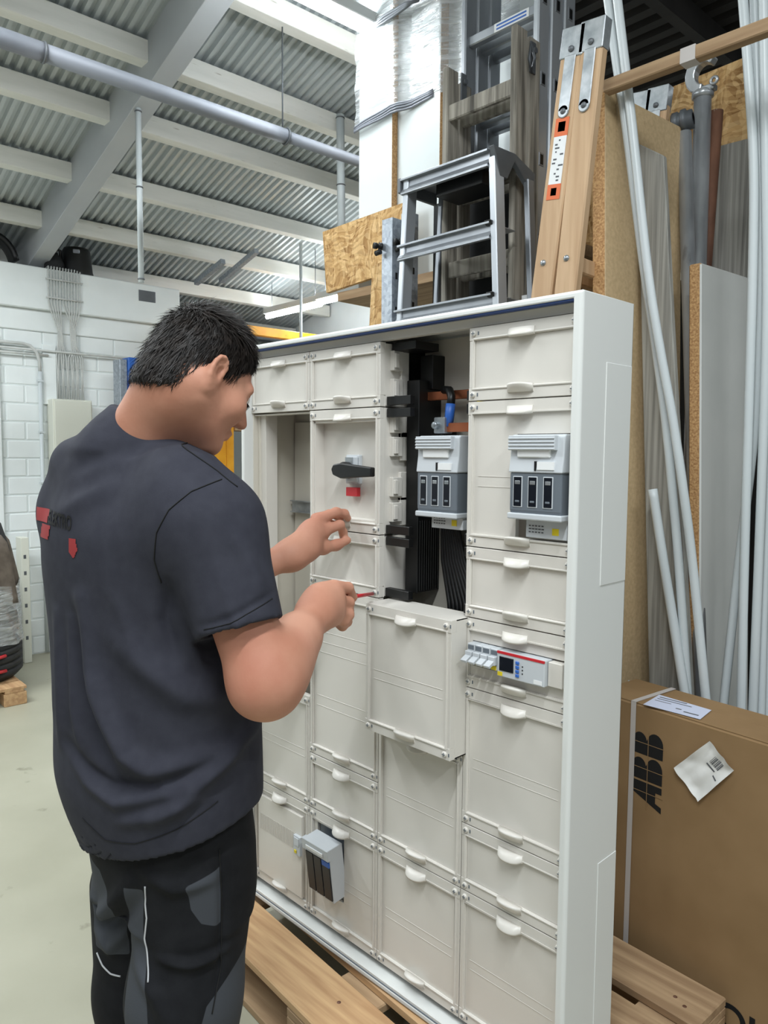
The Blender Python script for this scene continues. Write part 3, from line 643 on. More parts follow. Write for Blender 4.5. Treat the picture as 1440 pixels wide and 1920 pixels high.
# ------------------------------------------------------------------ the electrician: bodies as one smooth field each
class Field:
    def __init__(s, lo, hi, h):
        s.lo = np.array(lo, float); s.h = h; s.n = np.ceil((np.array(hi) - s.lo) / h).astype(int) + 1
        s.D = np.full(s.n, 0.5, np.float32)
    def win(s, lo, hi):
        a = np.clip(np.floor((np.array(lo) - s.lo) / s.h).astype(int), 0, s.n); b = np.clip(np.ceil((np.array(hi) - s.lo) / s.h).astype(int) + 1, 0, s.n)
        if np.any(b <= a): return None, None
        g = [s.lo[i] + s.h * np.arange(a[i], b[i]) for i in range(3)]
        return tuple(slice(a[i], b[i]) for i in range(3)), (g[0][:, None, None], g[1][None, :, None], g[2][None, None, :])
    def put(s, sl, d, k, cut=False):
        A = s.D[sl]; d = d.astype(np.float32)
        if cut:
            d = -d; r = np.maximum(A, d)
            if k > 0: hh = np.maximum(k - np.abs(A - d), 0) / k; r = r + hh * hh * k / 4
        else:
            r = np.minimum(A, d)
            if k > 0: hh = np.maximum(k - np.abs(A - d), 0) / k; r = r - hh * hh * k / 4
        s.D[sl] = r
    def cap(s, p, q, r0, r1=None, k=.015, cut=False):
        p, q = np.array(p, float), np.array(q, float); r1 = r0 if r1 is None else r1; R = max(r0, r1) + k + s.h * 4 + .03
        sl, g = s.win(np.minimum(p, q) - R, np.maximum(p, q) + R)
        if sl is None: return s
        e = q - p; L = max(e @ e, 1e-9)
        dx, dy, dz = g[0] - p[0], g[1] - p[1], g[2] - p[2]; t = np.clip((dx * e[0] + dy * e[1] + dz * e[2]) / L, 0, 1)
        d = np.sqrt((dx - t * e[0]) ** 2 + (dy - t * e[1]) ** 2 + (dz - t * e[2]) ** 2) - (r0 + (r1 - r0) * t)
        s.put(sl, d, k, cut); return s
    def chain(s, pts, rs, k=.015):
        for i in range(len(pts) - 1): s.cap(pts[i], pts[i + 1], rs[i], rs[i + 1], k)
        return s
    def ell(s, c, r, rot=None, k=.02, cut=False):
        c = np.array(c, float); r = np.array(r, float); R = r.max() + k + s.h * 4 + .03; sl, g = s.win(c - R, c + R)
        if sl is None: return s
        rot = np.eye(3) if rot is None else np.array(rot, float)
        d3 = [g[0] - c[0], g[1] - c[1], g[2] - c[2]]
        q = [(rot[0][i] * d3[0] + rot[1][i] * d3[1] + rot[2][i] * d3[2]) / r[i] for i in range(3)]     # rot columns: the local axes
        k0 = np.sqrt(q[0] ** 2 + q[1] ** 2 + q[2] ** 2); k1 = np.sqrt((q[0] / r[0]) ** 2 + (q[1] / r[1]) ** 2 + (q[2] / r[2]) ** 2)
        s.put(sl, k0 * (k0 - 1) / np.maximum(k1, 1e-6), k, cut); return s
    def loft(s, st, ax, k=.03, p=2.3, cut=False):
        """stations (z, x, y, half width, half depth) of a trunk whose width runs along ax"""
        st = np.array(sorted(st)); z0, z1 = st[0, 0], st[-1, 0]; m = st[:, 3].max() + .06
        sl, g = s.win((st[:, 1].min() - m, st[:, 2].min() - m, z0 - .06), (st[:, 1].max() + m, st[:, 2].max() + m, z1 + .06))
        z = g[2][0, 0]; zc = np.clip(z, z0, z1); I = [np.interp(zc, st[:, 0], st[:, i]) for i in (1, 2, 3, 4)]
        for _ in range(3):
            I = [np.convolve(np.pad(v, 4, mode='edge'), np.ones(9) / 9, 'valid') for v in I]
        dx, dy = g[0] - I[0], g[1] - I[1]; u = dx * ax[0] + dy * ax[1]; w = -dx * ax[1] + dy * ax[0]
        q = (np.abs(u / I[2]) ** p + np.abs(w / I[3]) ** p) ** (1 / p); d = (q - 1) * np.minimum(I[2], I[3])
        dz = np.maximum(z0 - z, z - z1)[None, None, :]; d = np.maximum(d, dz)
        s.put(sl, d, k, cut); return s
    def plane(s, c, n, k=.004):
        c, n = np.array(c, float), np.array(n, float); n = n / np.linalg.norm(n)
        sl, g = s.win(s.lo, s.lo + s.h * s.n); d = (g[0] - c[0]) * n[0] + (g[1] - c[1]) * n[1] + (g[2] - c[2]) * n[2]
        s.put(sl, -d, k, True); return s
    def mesh(s, smooth=1):
        D = s.D; ins = D < 0; n = np.array(D.shape)
        cnt = np.zeros(n - 1, np.int8)
        for i in (0, 1):
            for j in (0, 1):
                for k in (0, 1): cnt += ins[i:n[0] - 1 + i, j:n[1] - 1 + j, k:n[2] - 1 + k]
        act = np.argwhere((cnt > 0) & (cnt < 8)); idx = np.full(n - 1, -1, np.int64); idx[tuple(act.T)] = np.arange(len(act))
        pos = np.zeros((len(act), 3)); num = np.zeros(len(act)); offs = [(0, 0, 0), (1, 0, 0), (0, 1, 0), (1, 1, 0), (0, 0, 1), (1, 0, 1), (0, 1, 1), (1, 1, 1)]
        val = [D[act[:, 0] + o[0], act[:, 1] + o[1], act[:, 2] + o[2]] for o in offs]
        for a in range(8):
            for b in range(a + 1, 8):
                if sum(abs(offs[a][i] - offs[b][i]) for i in range(3)) != 1: continue
                m = (val[a] < 0) != (val[b] < 0)
                t = np.where(m, val[a] / np.where(m, val[a] - val[b], 1), 0)
                oa, ob = np.array(offs[a], float), np.array(offs[b], float)
                pos[m] += (oa + (ob - oa) * t[m][:, None]); num += m
        pos = (act + pos / num[:, None]) * s.h + s.lo
        F = []
        for ax in range(3):
            b, c = (ax + 1) % 3, (ax + 2) % 3
            sa = [slice(None)] * 3; sb = [slice(None)] * 3; sa[ax] = slice(0, n[ax] - 1); sb[ax] = slice(1, n[ax])
            i0 = ins[tuple(sa)]; ch = np.argwhere(i0 != ins[tuple(sb)])
            ch = ch[(ch[:, b] > 0) & (ch[:, c] > 0) & (ch[:, b] < n[b] - 1) & (ch[:, c] < n[c] - 1)]
            q = []
            for db, dc in ((1, 1), (0, 1), (0, 0), (1, 0)):
                e = ch.copy(); e[:, b] -= db; e[:, c] -= dc; q.append(idx[tuple(e.T)])
            q = np.stack(q, 1); fl = i0[tuple(ch.T)]; q[~fl] = q[~fl][:, ::-1]; F.append(q)
        F = np.concatenate(F)
        for _ in range(smooth):
            acc = np.zeros_like(pos); w = np.zeros(len(pos))
            for i in range(4):
                j = (i + 1) % 4
                np.add.at(acc, F[:, i], pos[F[:, j]]); np.add.at(acc, F[:, j], pos[F[:, i]]); np.add.at(w, F[:, i], 1); np.add.at(w, F[:, j], 1)
            pos = pos * .4 + acc / w[:, None] * .6
        return pos, F

def normals(P, F):
    n = np.cross(P[F[:, 2]] - P[F[:, 0]], P[F[:, 3]] - P[F[:, 1]]); vn = np.zeros_like(P)
    for i in range(4): np.add.at(vn, F[:, i], n)
    return vn / np.maximum(np.linalg.norm(vn, axis=1), 1e-12)[:, None]

def np_object(name, parts, mats, parent, midx=None):
    o = np.array(ORG[parent]); P = np.concatenate([p for p, _ in parts]) - o; k = 0; F = []
    for p, f in parts: F.append(f + k); k += len(p)
    F = np.concatenate(F); me = bpy.data.meshes.new(name)
    me.vertices.add(len(P)); me.vertices.foreach_set('co', P.astype(np.float32).ravel())
    me.loops.add(F.size); me.loops.foreach_set('vertex_index', F.astype(np.int32).ravel())
    me.polygons.add(len(F)); me.polygons.foreach_set('loop_start', np.arange(0, F.size, 4, dtype=np.int32)); me.polygons.foreach_set('loop_total', np.full(len(F), 4, np.int32))
    for m in mats: me.materials.append(MT[m])
    if midx is not None: me.polygons.foreach_set('material_index', midx.astype(np.int32))
    me.polygons.foreach_set('use_smooth', np.ones(len(F), bool)); me.update(calc_edges=True); me.validate()
    ob = bpy.data.objects.new(name, me); COL.objects.link(ob); ob.parent = parent; ORG[ob] = ORG[parent]; return ob

man = empty('person', (0.57, -0.60, 0), label='man in dark grey work shirt and black trousers, head bent, working on the cabinet', category='person')
RB = np.array((.991, .13, 0)); FB = np.array((-.13, .991, 0))          # his right, his front
SIDE = np.array((.70, .714, 0))                                          # sideways across his back
# joints
R_SH, R_EL, R_WR = (0.709, -0.562, 1.308), (0.801, -0.532, 1.059), (0.697, -0.336, 1.131)
L_SH, L_EL, L_WR = (0.343, -0.626, 1.324), (0.369, -0.466, 1.116), (0.439, -0.198, 1.199)
NECK0, NECK1 = (0.499, -0.563, 1.429), (0.528, -0.537, 1.527)
# head frame
az, pitch, HS = math.radians(86), math.radians(30), 0.905
fh = np.array((math.cos(az), math.sin(az), 0)); HX = np.array((math.sin(az), -math.cos(az), 0))
HY = fh * math.cos(pitch) - np.array((0, 0, 1)) * math.sin(pitch); HZ = fh * math.sin(pitch) + np.array((0, 0, 1)) * math.cos(pitch)
HR = np.stack([HX, HY, HZ], 1)
HC = np.array((0.666, -0.522, 1.551)) - HX * .078 * HS + np.array((0, 0, .008))
def hp(x, y, z): return HC + HS * (HX * x + HY * y + HZ * z)

def head_field(f):
    e = lambda c, r, k=.02, cut=False: f.ell(hp(*c), np.array(r) * HS, HR, k, cut)
    c = lambda p, q, a, b=None, k=.015, cut=False: f.cap(hp(*p), hp(*q), a * HS, None if b is None else b * HS, k, cut)
    e((0, -.010, .038), (.075, .094, .088), .02)                      # skull
    e((0, .040, -.028), (.064, .060, .082), .04)                      # face
    for s in (-1, 1):
        c((s * .058, -.004, -.050), (s * .020, .070, -.104), .020, .019, .03)     # jaw
        e((s * .043, .066, -.030), (.026, .024, .022), .03)            # cheekbone
        c((s * .010, .094, .020), (s * .046, .080, .020), .010, .010, .015)       # brow
        e((s * .032, .100, .002), (.017, .016, .012), .014, True)      # eye socket
        e((s * .032, .081, .003), (.016, .014, .011), .005)            # lids
        e((s * .0765, .035, .01), (.012, .03, .04), .02, False) if 0 else None
    e((0, .078, -.106), (.022, .020, .018), .02)                       # chin
    c((0, .096, .012), (0, .121, -.032), .0075, .0115, .014)           # nose
    for s in (-1, 1): e((s * .011, .108, -.036), (.009, .010, .008), .008)
    e((0, .098, -.066), (.024, .012, .0065), .008); e((0, .095, -.077), (.021, .012, .0065), .008)     # lips
    for s in (-1, 1):                                                   # ears
        tilt = np.array(((1, 0, 0), (0, .94, -.34), (0, .34, .94)))
        ex = np.array((.93, -.36 * s if 0 else -.30, 0)); base = np.stack([np.array((s * .94, .0, 0)) + np.array((0, .34, 0)), np.array((-s * .34, .94, 0)), np.array((0, 0, 1))], 1)
        rot = HR @ base
        def q(y, z, o=0): return HC + HS * (HX * s * .077 + HY * -.010 + HZ * -.004) + HS * (rot @ np.array((o, y, z)))
        f.ell(q(-.004, .002, .004), np.array((.0065, .0175, .031)) * HS, rot, .006)
        f.ell(q(.0, .004, .012), np.array((.0075, .0105, .019)) * HS, rot, .004, True)
        rim = [(.010, .004), (.011, .018), (.006, .029), (-.004, .0335), (-.014, .029), (-.0195, .017), (-.0205, .003), (-.018, -.011), (-.012, -.022)]
        for a, b in zip(rim[:-1], rim[1:]): f.cap(q(a[0], a[1], .010), q(b[0], b[1], .010), .0042 * HS, None, .004)
        f.ell(q(-.003, -.029, .006), np.array((.0055, .0095, .011)) * HS, rot, .006)
        f.cap(q(.011, -.004, .006), q(.008, -.012, .007), .0045 * HS, None, .004)
        inner = [(.002, .020), (-.008, .014), (-.012, .002), (-.009, -.010), (.0, -.015)]
        for a, b in zip(inner[:-1], inner[1:]): f.cap(q(a[0], a[1], .0085), q(b[0], b[1], .0085), .0032 * HS, None, .004)
    c((0, -.030, -.060), (0, -.042, -.04), .052, .055, .03)
    return f

# --- head and neck
f = Field(np.minimum(HC - .17, np.array(NECK0) - .12), HC + .19, .0030)
head_field(f)
f.cap(NECK0, hp(0, -.026, -.035), .068, .060, .03)
f.cap(np.array(NECK0) - FB * .025 - SIDE * .028 + np.array((0, 0, -.01)), hp(0, -.050, -.02), .050, .042, .04)
f.cap(hp(.058, -.02, -.03), np.array(NECK0) + RB * .03 + FB * .05 + np.array((0, 0, -.06)), .018, .016, .03)
head_part = f.mesh(2)
# --- arms and hands
def arm(sh, el, wr, rr, hand, pad, res=.0030):
    pts = [np.array(p, float) for p in (sh, el, wr)] + [np.array(p, float) for g in hand for p in g[0]]
    f = Field(np.min(pts, 0) - pad, np.max(pts, 0) + pad, res)
    sh, el, wr = (np.array(p, float) for p in (sh, el, wr))
    f.cap(sh, el, rr[0], rr[1], .02)
    m = el + (wr - el) * .30
    f.cap(el, m, rr[1] * .98, rr[2], .03); f.cap(m, wr, rr[2], rr[3], .03)
    for pts_, rs, k in hand: f.chain([np.array(p) for p in pts_], rs, k)
    return f
RH = [  # palm, then thumb, index, middle, ring, little finger curled round the screwdriver handle
    ([R_WR, (0.678, -0.297, 1.141)], [.029, .030], .03), ([R_WR, (0.683, -0.295, 1.119)], [.028, .027], .03), ([(0.684, -0.318, 1.155), (0.677, -0.283, 1.156)], [.024, .022], .025),
    ([(0.679, -0.317, 1.152), (0.647, -0.285, 1.156), (0.636, -0.239, 1.156), (0.634, -0.206, 1.145)], [.017, .0135, .0115, .0095], .014),
    ([(0.679, -0.279, 1.167), (0.671, -0.235, 1.16), (0.654, -0.208, 1.135), (0.631, -0.211, 1.127)], [.0155, .0112, .0100, .0088], .005),
    ([(0.684, -0.277, 1.142), (0.676, -0.237, 1.131), (0.649, -0.213, 1.106), (0.624, -0.22, 1.11)], [.0155, .0115, .0105, .0090], .005),
    ([(0.687, -0.283, 1.121), (0.68, -0.242, 1.108), (0.653, -0.222, 1.086), (0.628, -0.229, 1.094)], [.0150, .0110, .0100, .0088], .008),
    ([(0.684, -0.291, 1.11), (0.68, -0.253, 1.097), (0.658, -0.238, 1.08), (0.636, -0.245, 1.089)], [.0135, .0098, .0090, .0078], .008)]
LH = [
    ([L_WR, (0.438, -0.147, 1.225)], [.026, .026], .03), ([L_WR, (0.429, -0.13, 1.255)], [.024, .022], .03), ([L_WR, (0.445, -0.156, 1.206)], [.024, .021], .03),
    ([(0.426, -0.134, 1.242), (0.434, -0.105, 1.243)], [.024, .018], .02),
    ([(0.445, -0.155, 1.208), (0.438, -0.105, 1.207), (0.436, -0.064, 1.21), (0.439, -0.031, 1.219)], [.0190, .0140, .0115, .0095], .014),
    ([(0.434, -0.105, 1.246), (0.439, -0.055, 1.258), (0.429, -0.036, 1.238), (0.424, -0.032, 1.222)], [.0150, .0108, .0095, .0082], .008),
    ([(0.425, -0.111, 1.272), (0.431, -0.06, 1.288), (0.427, -0.03, 1.283), (0.422, -0.014, 1.27)], [.0150, .0110, .0098, .0084], .008),
    ([(0.398, -0.096, 1.273), (0.395, -0.05, 1.281), (0.399, -0.026, 1.274), (0.401, -0.012, 1.258)], [.0130, .0100, .0088, .0076], .008),
    ([(0.387, -0.087, 1.256), (0.384, -0.054, 1.264), (0.381, -0.031, 1.255), (0.386, -0.021, 1.242)], [.0115, .0088, .0078, .0068], .008)]
fr = arm(R_SH, R_EL, R_WR, (.058, .051, .047, .030), RH, .08)
fr.ell(np.array((0.798, -0.513, 1.067)), (.047, .050, .057), None, .04)
fr.cap((0.787, -0.494, 1.084), (0.748, -0.424, 1.105), .044, .038, .03)
fl_ = arm(L_SH, L_EL, L_WR, (.056, .050, .046, .026), LH, .07)
# --- trunk and legs under the clothes
RK, LKN = (0.619, -0.578, 0.458), (0.426, -0.564, 0.357)
ft = Field((.14, -.90, 0.0), (.92, -.30, 1.50), .008)
ft.loft([(.66, *(0.528, -0.553, 0.672)[:2], .140, .090), (1.0, *(0.488, -0.559, 0.983)[:2], .155, .100), (1.25, *(0.482, -0.573, 1.243)[:2], .165, .10), (1.33, *(0.481, -0.571, 1.332)[:2], .11, .075)], RB)
ft.cap(NECK0, np.array(NECK0) - np.array((0, 0, .1)), .06, .08, .05)
legs = []
for hip, kn, sgn in (((0.599, -0.54, 0.655), RK, 1), ((0.424, -0.554, 0.587), LKN, -1)):
    hip, kn = np.array(hip), np.array(kn); an = np.array((kn[0] + .01, kn[1] - .005, .09)); legs.append((hip, kn, an))
    ft.cap(hip, kn, .078, .055, .04); ft.cap(kn, an, .053, .038, .03)
trunk_part = ft.mesh(1)
body = np_object('body', [head_part, fr.mesh(2), fl_.mesh(2), trunk_part], ['skin'], man)

# eye, brow and lashes that show past the cheek
m = M()
for s in (-1, 1):
    c = hp(s * .032, .0855, .003); m.lathe([(.0001, -.0118), (.006, -.0102), (.0104, -.0055), (.0118, 0), (.0104, .0055), (.006, .0102), (.0001, .0118)], c, 16)
m.build('eye', 'eye', man)
m = M()
for s in (-1, 1):
    for i in range(60 if s > 0 else 0):
        t = random.random(); p = hp(s * (.012 + .038 * t), .1005 - .020 * t * t, .020 + .006 * math.sin(t * 2.6) + random.uniform(-.004, .004)); d = (HX * s * .7 + HZ * .15 - HY * .3) * .008
        m.tube([p, p + d], [.0009, .0002], 4, caps=False)
    for i in range(22 if s > 0 else 0):
        t = i / 21; p = hp(s * (.018 + .029 * t), .1000 - .010 * t, -.004); m.tube([p, p + HY * .007 - HZ * .004 + HX * s * .002], [.0005, .0001], 3, caps=False)
m.build('eyebrow', 'hair', man)

# --- hair: a cap cut to the hairline, then short tapering locks
f = Field(HC - .15, HC + .17, .0035)
f.ell(hp(0, -.011, .041), np.array((.0815, .1000, .0955)) * HS, HR, 0)
f.cap(hp(0, -.045, .0), hp(0, -.050, -.055), .064 * HS, .060 * HS, .02)
f.cap(NECK0, hp(0, -.026, -.035), .0695, .0625, .02)
f.cap(np.array(NECK0) - FB * .025 - SIDE * .028 + np.array((0, 0, -.01)), hp(0, -.050, -.02), .052, .0465, .03)
P, F = f.mesh(1)
loc = ((P - HC) / HS) @ HR
def hairline(q):
    x, y, z = np.abs(q[:, 0]), q[:, 1], q[:, 2]
    lim = np.interp(y, [-.14, -.095, -.06, -.030, -.022, .004, .012, .034, .042, .070, .095, .12], [-.070, -.068, -.056, -.034, .026, .030, -.026, -.022, .030, .062, .085, .11])
    lim = np.where((y > .03) & (x < .05), np.interp(y, [.03, .07, .088, .105], [.02, .05, .078, .11]), lim)
    return z - lim
hd = hairline(loc); vn = normals(P, F)
push = np.clip(hd / .030, -1.0, 1.0)
P = P + vn * (np.minimum(push, 0) * .016)[:, None]
P = P + vn * (NP.normal(0, .0010, len(P)) * (hd > .004))[:, None]
keep = (hd[F] > -.012).all(1)
Fk = F[keep]; used = np.unique(Fk); remap = np.full(len(P), -1); remap[used] = np.arange(len(used))
hair = np_object('hair', [(P[used], remap[Fk])], ['hair'], man)
ctr = P[F].mean(1); fn = normals(P, F)[F[:, 0]]; hl = hairline(((ctr - HC) / HS) @ HR); cand = np.where(hl > -.008)[0]
vs, fs = [], []
for i in NP.choice(cand, 13000):
    c = ctr[i] + NP.normal(0, .002, 3); nrm = fn[i]; q = HR.T @ (c - HC) / HS
    top = np.clip((q[2] - .06) / .05, 0, 1)
    flow = HY * (.9 * top - .15) - HZ * (1.1 - top) + HX * NP.normal(0, .25) + HY * NP.normal(0, .2)
    t = flow - nrm * (flow @ nrm); t = t / (np.linalg.norm(t) + 1e-9); L = (.010 + .016 * np.clip(hl[i] / .05, 0, 1)) * NP.uniform(.7, 1.25)
    lift = .06 + .10 * top + NP.uniform(0, .14); tip = c + (t * math.cos(lift) + nrm * math.sin(lift)) * L; mid = c + (t * .5 + nrm * (.07 + .09 * top)) * L
    sd = np.cross(t, nrm); w = .0009; b = len(vs)
    vs += [c - nrm * .001 + sd * w, c - nrm * .001 - sd * w, mid + sd * w * .8 + nrm * .0003, mid - sd * w * .8 + nrm * .0003, tip]
    fs += [(b, b + 1, b + 3, b + 2), (b + 2, b + 3, b + 4)]
m = M(); m.add([tuple(v) for v in vs], fs, 0, True); 
me = m.mesh('lock', 'hair', ORG[hair]); lk = bpy.data.objects.new('hair_locks', me); COL.objects.link(lk); lk.parent = hair; ORG[lk] = ORG[man]; lk['kind'] = 'stuff'

# --- shirt
stations = [(.640, *(0.53, -0.552, 0.672)[:2], .178, .128), (.700, *(0.527, -0.555, 0.672)[:2], .186, .136), (.760, *(0.515, -0.56, 0.732)[:2], .208, .150), (.830, *(0.503, -0.564, 0.813)[:2], .222, .158), (.95, *(0.494, -0.559, 0.933)[:2], .220, .156), (1.10, *(0.485, -0.565, 1.086)[:2], .218, .150), (1.23, *(0.486, -0.577, 1.228)[:2], .222, .148), (1.30, *(0.489, -0.581, 1.293)[:2], .215, .142), (1.36, *(0.488, -0.576, 1.352)[:2], .185, .118), (1.41, *(0.493, -0.565, 1.396)[:2], .13, .095)]
f = Field((.10, -.92, .62), (1.0, -.26, 1.56), .0045)
f.loft(stations, RB, 0, 2.25)
nk = np.array(NECK0)
for sh, r in ((R_SH, .074), (L_SH, .068)):
    sh = np.array(sh); f.cap(nk + np.array((0, 0, .0)) + (sh - nk) * .12, sh + np.array((0, 0, -.005)), .054, r, .05)
f.cap(nk - np.array((0, 0, .04)), nk + np.array((0, 0, .06)) + FB * .02, .084, .080, .05)
f.cap(nk - SIDE * .035 - FB * .02, nk - SIDE * .035 - FB * .02 + np.array((0, 0, -.012)), .070, .062, .05)
f.ell(np.array((0.374, -0.643, 1.406)), (.055, .05, .045), None, .05)
f.ell(np.array((0.461, -0.617, 1.347)) , (.09, .075, .10), None, .06)       # shoulder blades
f.ell(np.array((0.659, -0.589, 1.329)), (.075, .07, .10), None, .06)
rs, re = np.array(R_SH), np.array(R_EL); cuffR = np.array((0.77, -0.555, 1.145)); axR = (cuffR - rs) / np.linalg.norm(cuffR - rs)
f.cap(rs, cuffR + axR * .05, .079, .069, .035)
ls, le = np.array(L_SH), np.array(L_EL); axL = (le - ls) / np.linalg.norm(le - ls); cuffL = ls + axL * .20
f.cap(ls, cuffL + axL * .03, .071, .068, .035)
D0 = f.D.copy()
# hem, cuffs and neckline: cut, then hollowed so the cloth reads as a shell
def local_cut(f, c, n, r):
    c, n = np.array(c, float), np.array(n, float); n = n / np.linalg.norm(n); sl, g = f.win(c - r, c + r)
    h = (g[0] - c[0]) * n[0] + (g[1] - c[1]) * n[1] + (g[2] - c[2]) * n[2]; f.D[sl] = np.maximum(f.D[sl], h.astype(np.float32))
sl, g = f.win(cuffR - .10, cuffR + .12)
hr = (g[0] - cuffR[0]) * axR[0] + (g[1] - cuffR[1]) * axR[1] + (g[2] - cuffR[2]) * axR[2]
rad = np.sqrt(np.maximum((g[0] - cuffR[0]) ** 2 + (g[1] - cuffR[1]) ** 2 + (g[2] - cuffR[2]) ** 2 - hr * hr, 0))
f.D[sl] = np.where(rad < .088, np.maximum(f.D[sl], hr), f.D[sl])
sl, g = f.win(cuffL - .10, cuffL + .12)
hl2 = (g[0] - cuffL[0]) * axL[0] + (g[1] - cuffL[1]) * axL[1] + (g[2] - cuffL[2]) * axL[2]
rad = np.sqrt(np.maximum((g[0] - cuffL[0]) ** 2 + (g[1] - cuffL[1]) ** 2 + (g[2] - cuffL[2]) ** 2 - hl2 * hl2, 0))
f.D[sl] = np.where((rad < .085) & (g[1] > -.52), np.maximum(f.D[sl], hl2), f.D[sl])
f.cap(rs + (cuffR - rs) * .55, cuffR + axR * .06, .060, .062, 0, True)
cn = np.array((0.517, -0.553, 1.474)); nn = SIDE * .42 + np.array((0, 0, 1)) * .88
sl, g = f.win(cn - .16, cn + .16); hn = (g[0] - cn[0]) * nn[0] + (g[1] - cn[1]) * nn[1] + (g[2] - cn[2]) * nn[2]; f.D[sl] = np.maximum(f.D[sl], hn)
f.cap(nk + FB * .02 + SIDE * .01 + np.array((0, 0, .02)), nk + FB * .03 + SIDE * .04 + np.array((0, 0, .12)), .060, .070, .004, True)
hem = np.array((0.583, -0.662, 0.739)); hn_ = np.array((0, 0, -1)) + SIDE * .30; 
sl, g = f.win(f.lo, f.lo + f.h * f.n); hh = ((g[0] - hem[0]) * hn_[0] + (g[1] - hem[1]) * hn_[1] + (g[2] - hem[2]) * hn_[2]).astype(np.float32); f.D = np.maximum(f.D, hh)
inner = [(z - .02, x, y, a - .010, b - .010) for z, x, y, a, b in stations[:4]]; f.loft(inner, RB, 0, 2.25, True)
P, F = f.mesh(2); vn = normals(P, F)
# folds: ridges and grooves drawn across the back, pressed along the surface normal
back = np.clip(-(vn @ FB) * .9 + (vn @ RB) * .6 + .35, 0, 1)
sco = P @ SIDE; zco = P[:, 2]
def fold(pts, h, w):
    global P
    d = np.full(len(P), 9.0); q = np.array([(np.array(p) @ SIDE, p[2]) for p in pts]); wt = np.zeros(len(P))
    for i in range(len(q) - 1):
        a, b = q[i], q[i + 1]; e = b - a; t = np.clip(((sco - a[0]) * e[0] + (zco - a[1]) * e[1]) / (e @ e), 0, 1)
        dd = np.hypot(sco - a[0] - t * e[0], zco - a[1] - t * e[1]); m_ = dd < d; d = np.where(m_, dd, d); wt = np.where(m_, (i + t) / (len(q) - 1), wt)
    P = P + vn * (1.7 * h * np.exp(-(d / w) ** 2) * np.sin(np.pi * np.clip(wt * .9 + .05, 0, 1)) ** .6 * back)[:, None]
fold([(0.521, -0.696, 1.179), (0.542, -0.693, 1.063), (0.573, -0.681, 0.992), (0.61, -0.665, 0.932), (0.649, -0.644, 0.905), (0.772, -0.614, 0.925)], .013, .018)
fold([(0.509, -0.705, 1.151), (0.526, -0.706, 1.024), (0.559, -0.694, 0.937), (0.602, -0.673, 0.879)], -.008, .016)
fold([(0.587, -0.661, 1.121), (0.638, -0.635, 1.076), (0.706, -0.62, 1.03), (0.79, -0.598, 1.011)], .011, .026)
fold([(0.454, -0.725, 1.145), (0.468, -0.731, 1.007), (0.467, -0.737, 0.912)], .007, .014)
fold([(0.493, -0.712, 1.14), (0.508, -0.718, 0.985), (0.523, -0.716, 0.923)], .006, .010)
fold([(0.489, -0.73, 0.917), (0.535, -0.713, 0.888), (0.585, -0.684, 0.869), (0.684, -0.634, 0.891), (0.795, -0.603, 0.924)], -.009, .014)
fold([(0.502, -0.727, 0.901), (0.545, -0.708, 0.871), (0.599, -0.677, 0.851), (0.697, -0.632, 0.881), (0.788, -0.608, 0.917)], .008, .014)
fold([(0.662, -0.643, 0.825), (0.734, -0.624, 0.878), (0.802, -0.597, 0.937), (0.842, -0.567, 0.98)], .009, .014)
fold([(0.602, -0.679, 0.816), (0.653, -0.648, 0.833), (0.747, -0.622, 0.862)], .006, .012)
fold([(0.483, -0.697, 1.397), (0.538, -0.665, 1.425), (0.592, -0.632, 1.432)], -.004, .014)
fold([(0.453, -0.715, 1.318), (0.515, -0.685, 1.347), (0.576, -0.646, 1.38)], .004, .016)
fold([(0.67, -0.616, 1.217), (0.665, -0.621, 1.155), (0.684, -0.621, 1.096)], -.007, .012)
fold([(0.787, -0.574, 1.302), (0.811, -0.563, 1.254), (0.83, -0.555, 1.205)], .004, .010)
fold([(0.747, -0.604, 1.161), (0.794, -0.58, 1.178), (0.842, -0.546, 1.208)], -.0025, .006)
for _ in range(14):
    a = NP.uniform(0, 1); x0, y0_ = NP.uniform(110, 420), NP.uniform(1120, 1540); p0 = np.array((np.interp(x0, [0, 720], [-.24, .43]), 0, 0))
    s0, z0_ = NP.uniform(sco.min() + .05, sco.max() - .05), NP.uniform(.74, 1.25); dz = NP.uniform(.05, .14); ds = NP.uniform(-.02, .06)
    fold([tuple(SIDE * s0 / (SIDE @ SIDE)) [:2] + (z0_,), tuple(SIDE * (s0 + ds) / (SIDE @ SIDE))[:2] + (z0_ - dz,)], NP.uniform(-.003, .003), NP.uniform(.008, .014))
shirt = np_object('shirt', [(P, F)], ['shirt'], man)
bvh = BVHTree.FromPolygons([tuple(p) for p in P], [tuple(int(i) for i in q) for q in F])
def on_cloth(bv, p, lift=.0008):
    """slide a point onto the cloth along the direction from behind his back"""
    d = Vector((-.714, .70, 0)); p = V(p); h = bv.ray_cast(p - d * .8, d)
    return (h[0] + h[1] * lift) if h[0] is not None else None
def seam(bv, pts, name, mt, parent, r=.0011, n=10):
    q = []
    for a, b in zip(pts[:-1], pts[1:]):
        for i in range(n): q.append(V(a).lerp(V(b), i / n))
    q = [on_cloth(bv, p) for p in q + [V(pts[-1])]]; q = [p for p in q if p is not None]
    q = [q[0]] + [p for a, p in zip(q[:-1], q[1:]) if (p - a).length < .06]
    return M().tube(q, r, 5).build(name, mt, parent)
seam(bvh, [(0.634, -0.609, 1.456), (0.701, -0.597, 1.424), (0.751, -0.589, 1.398), (0.782, -0.571, 1.373)], 'shoulder_seam', 'black_print', shirt)
seam(bvh, [(0.761, -0.584, 1.385), (0.716, -0.597, 1.367), (0.679, -0.607, 1.339), (0.656, -0.614, 1.303), (0.648, -0.618, 1.259), (0.658, -0.619, 1.22)], 'armhole_seam', 'black_print', shirt)
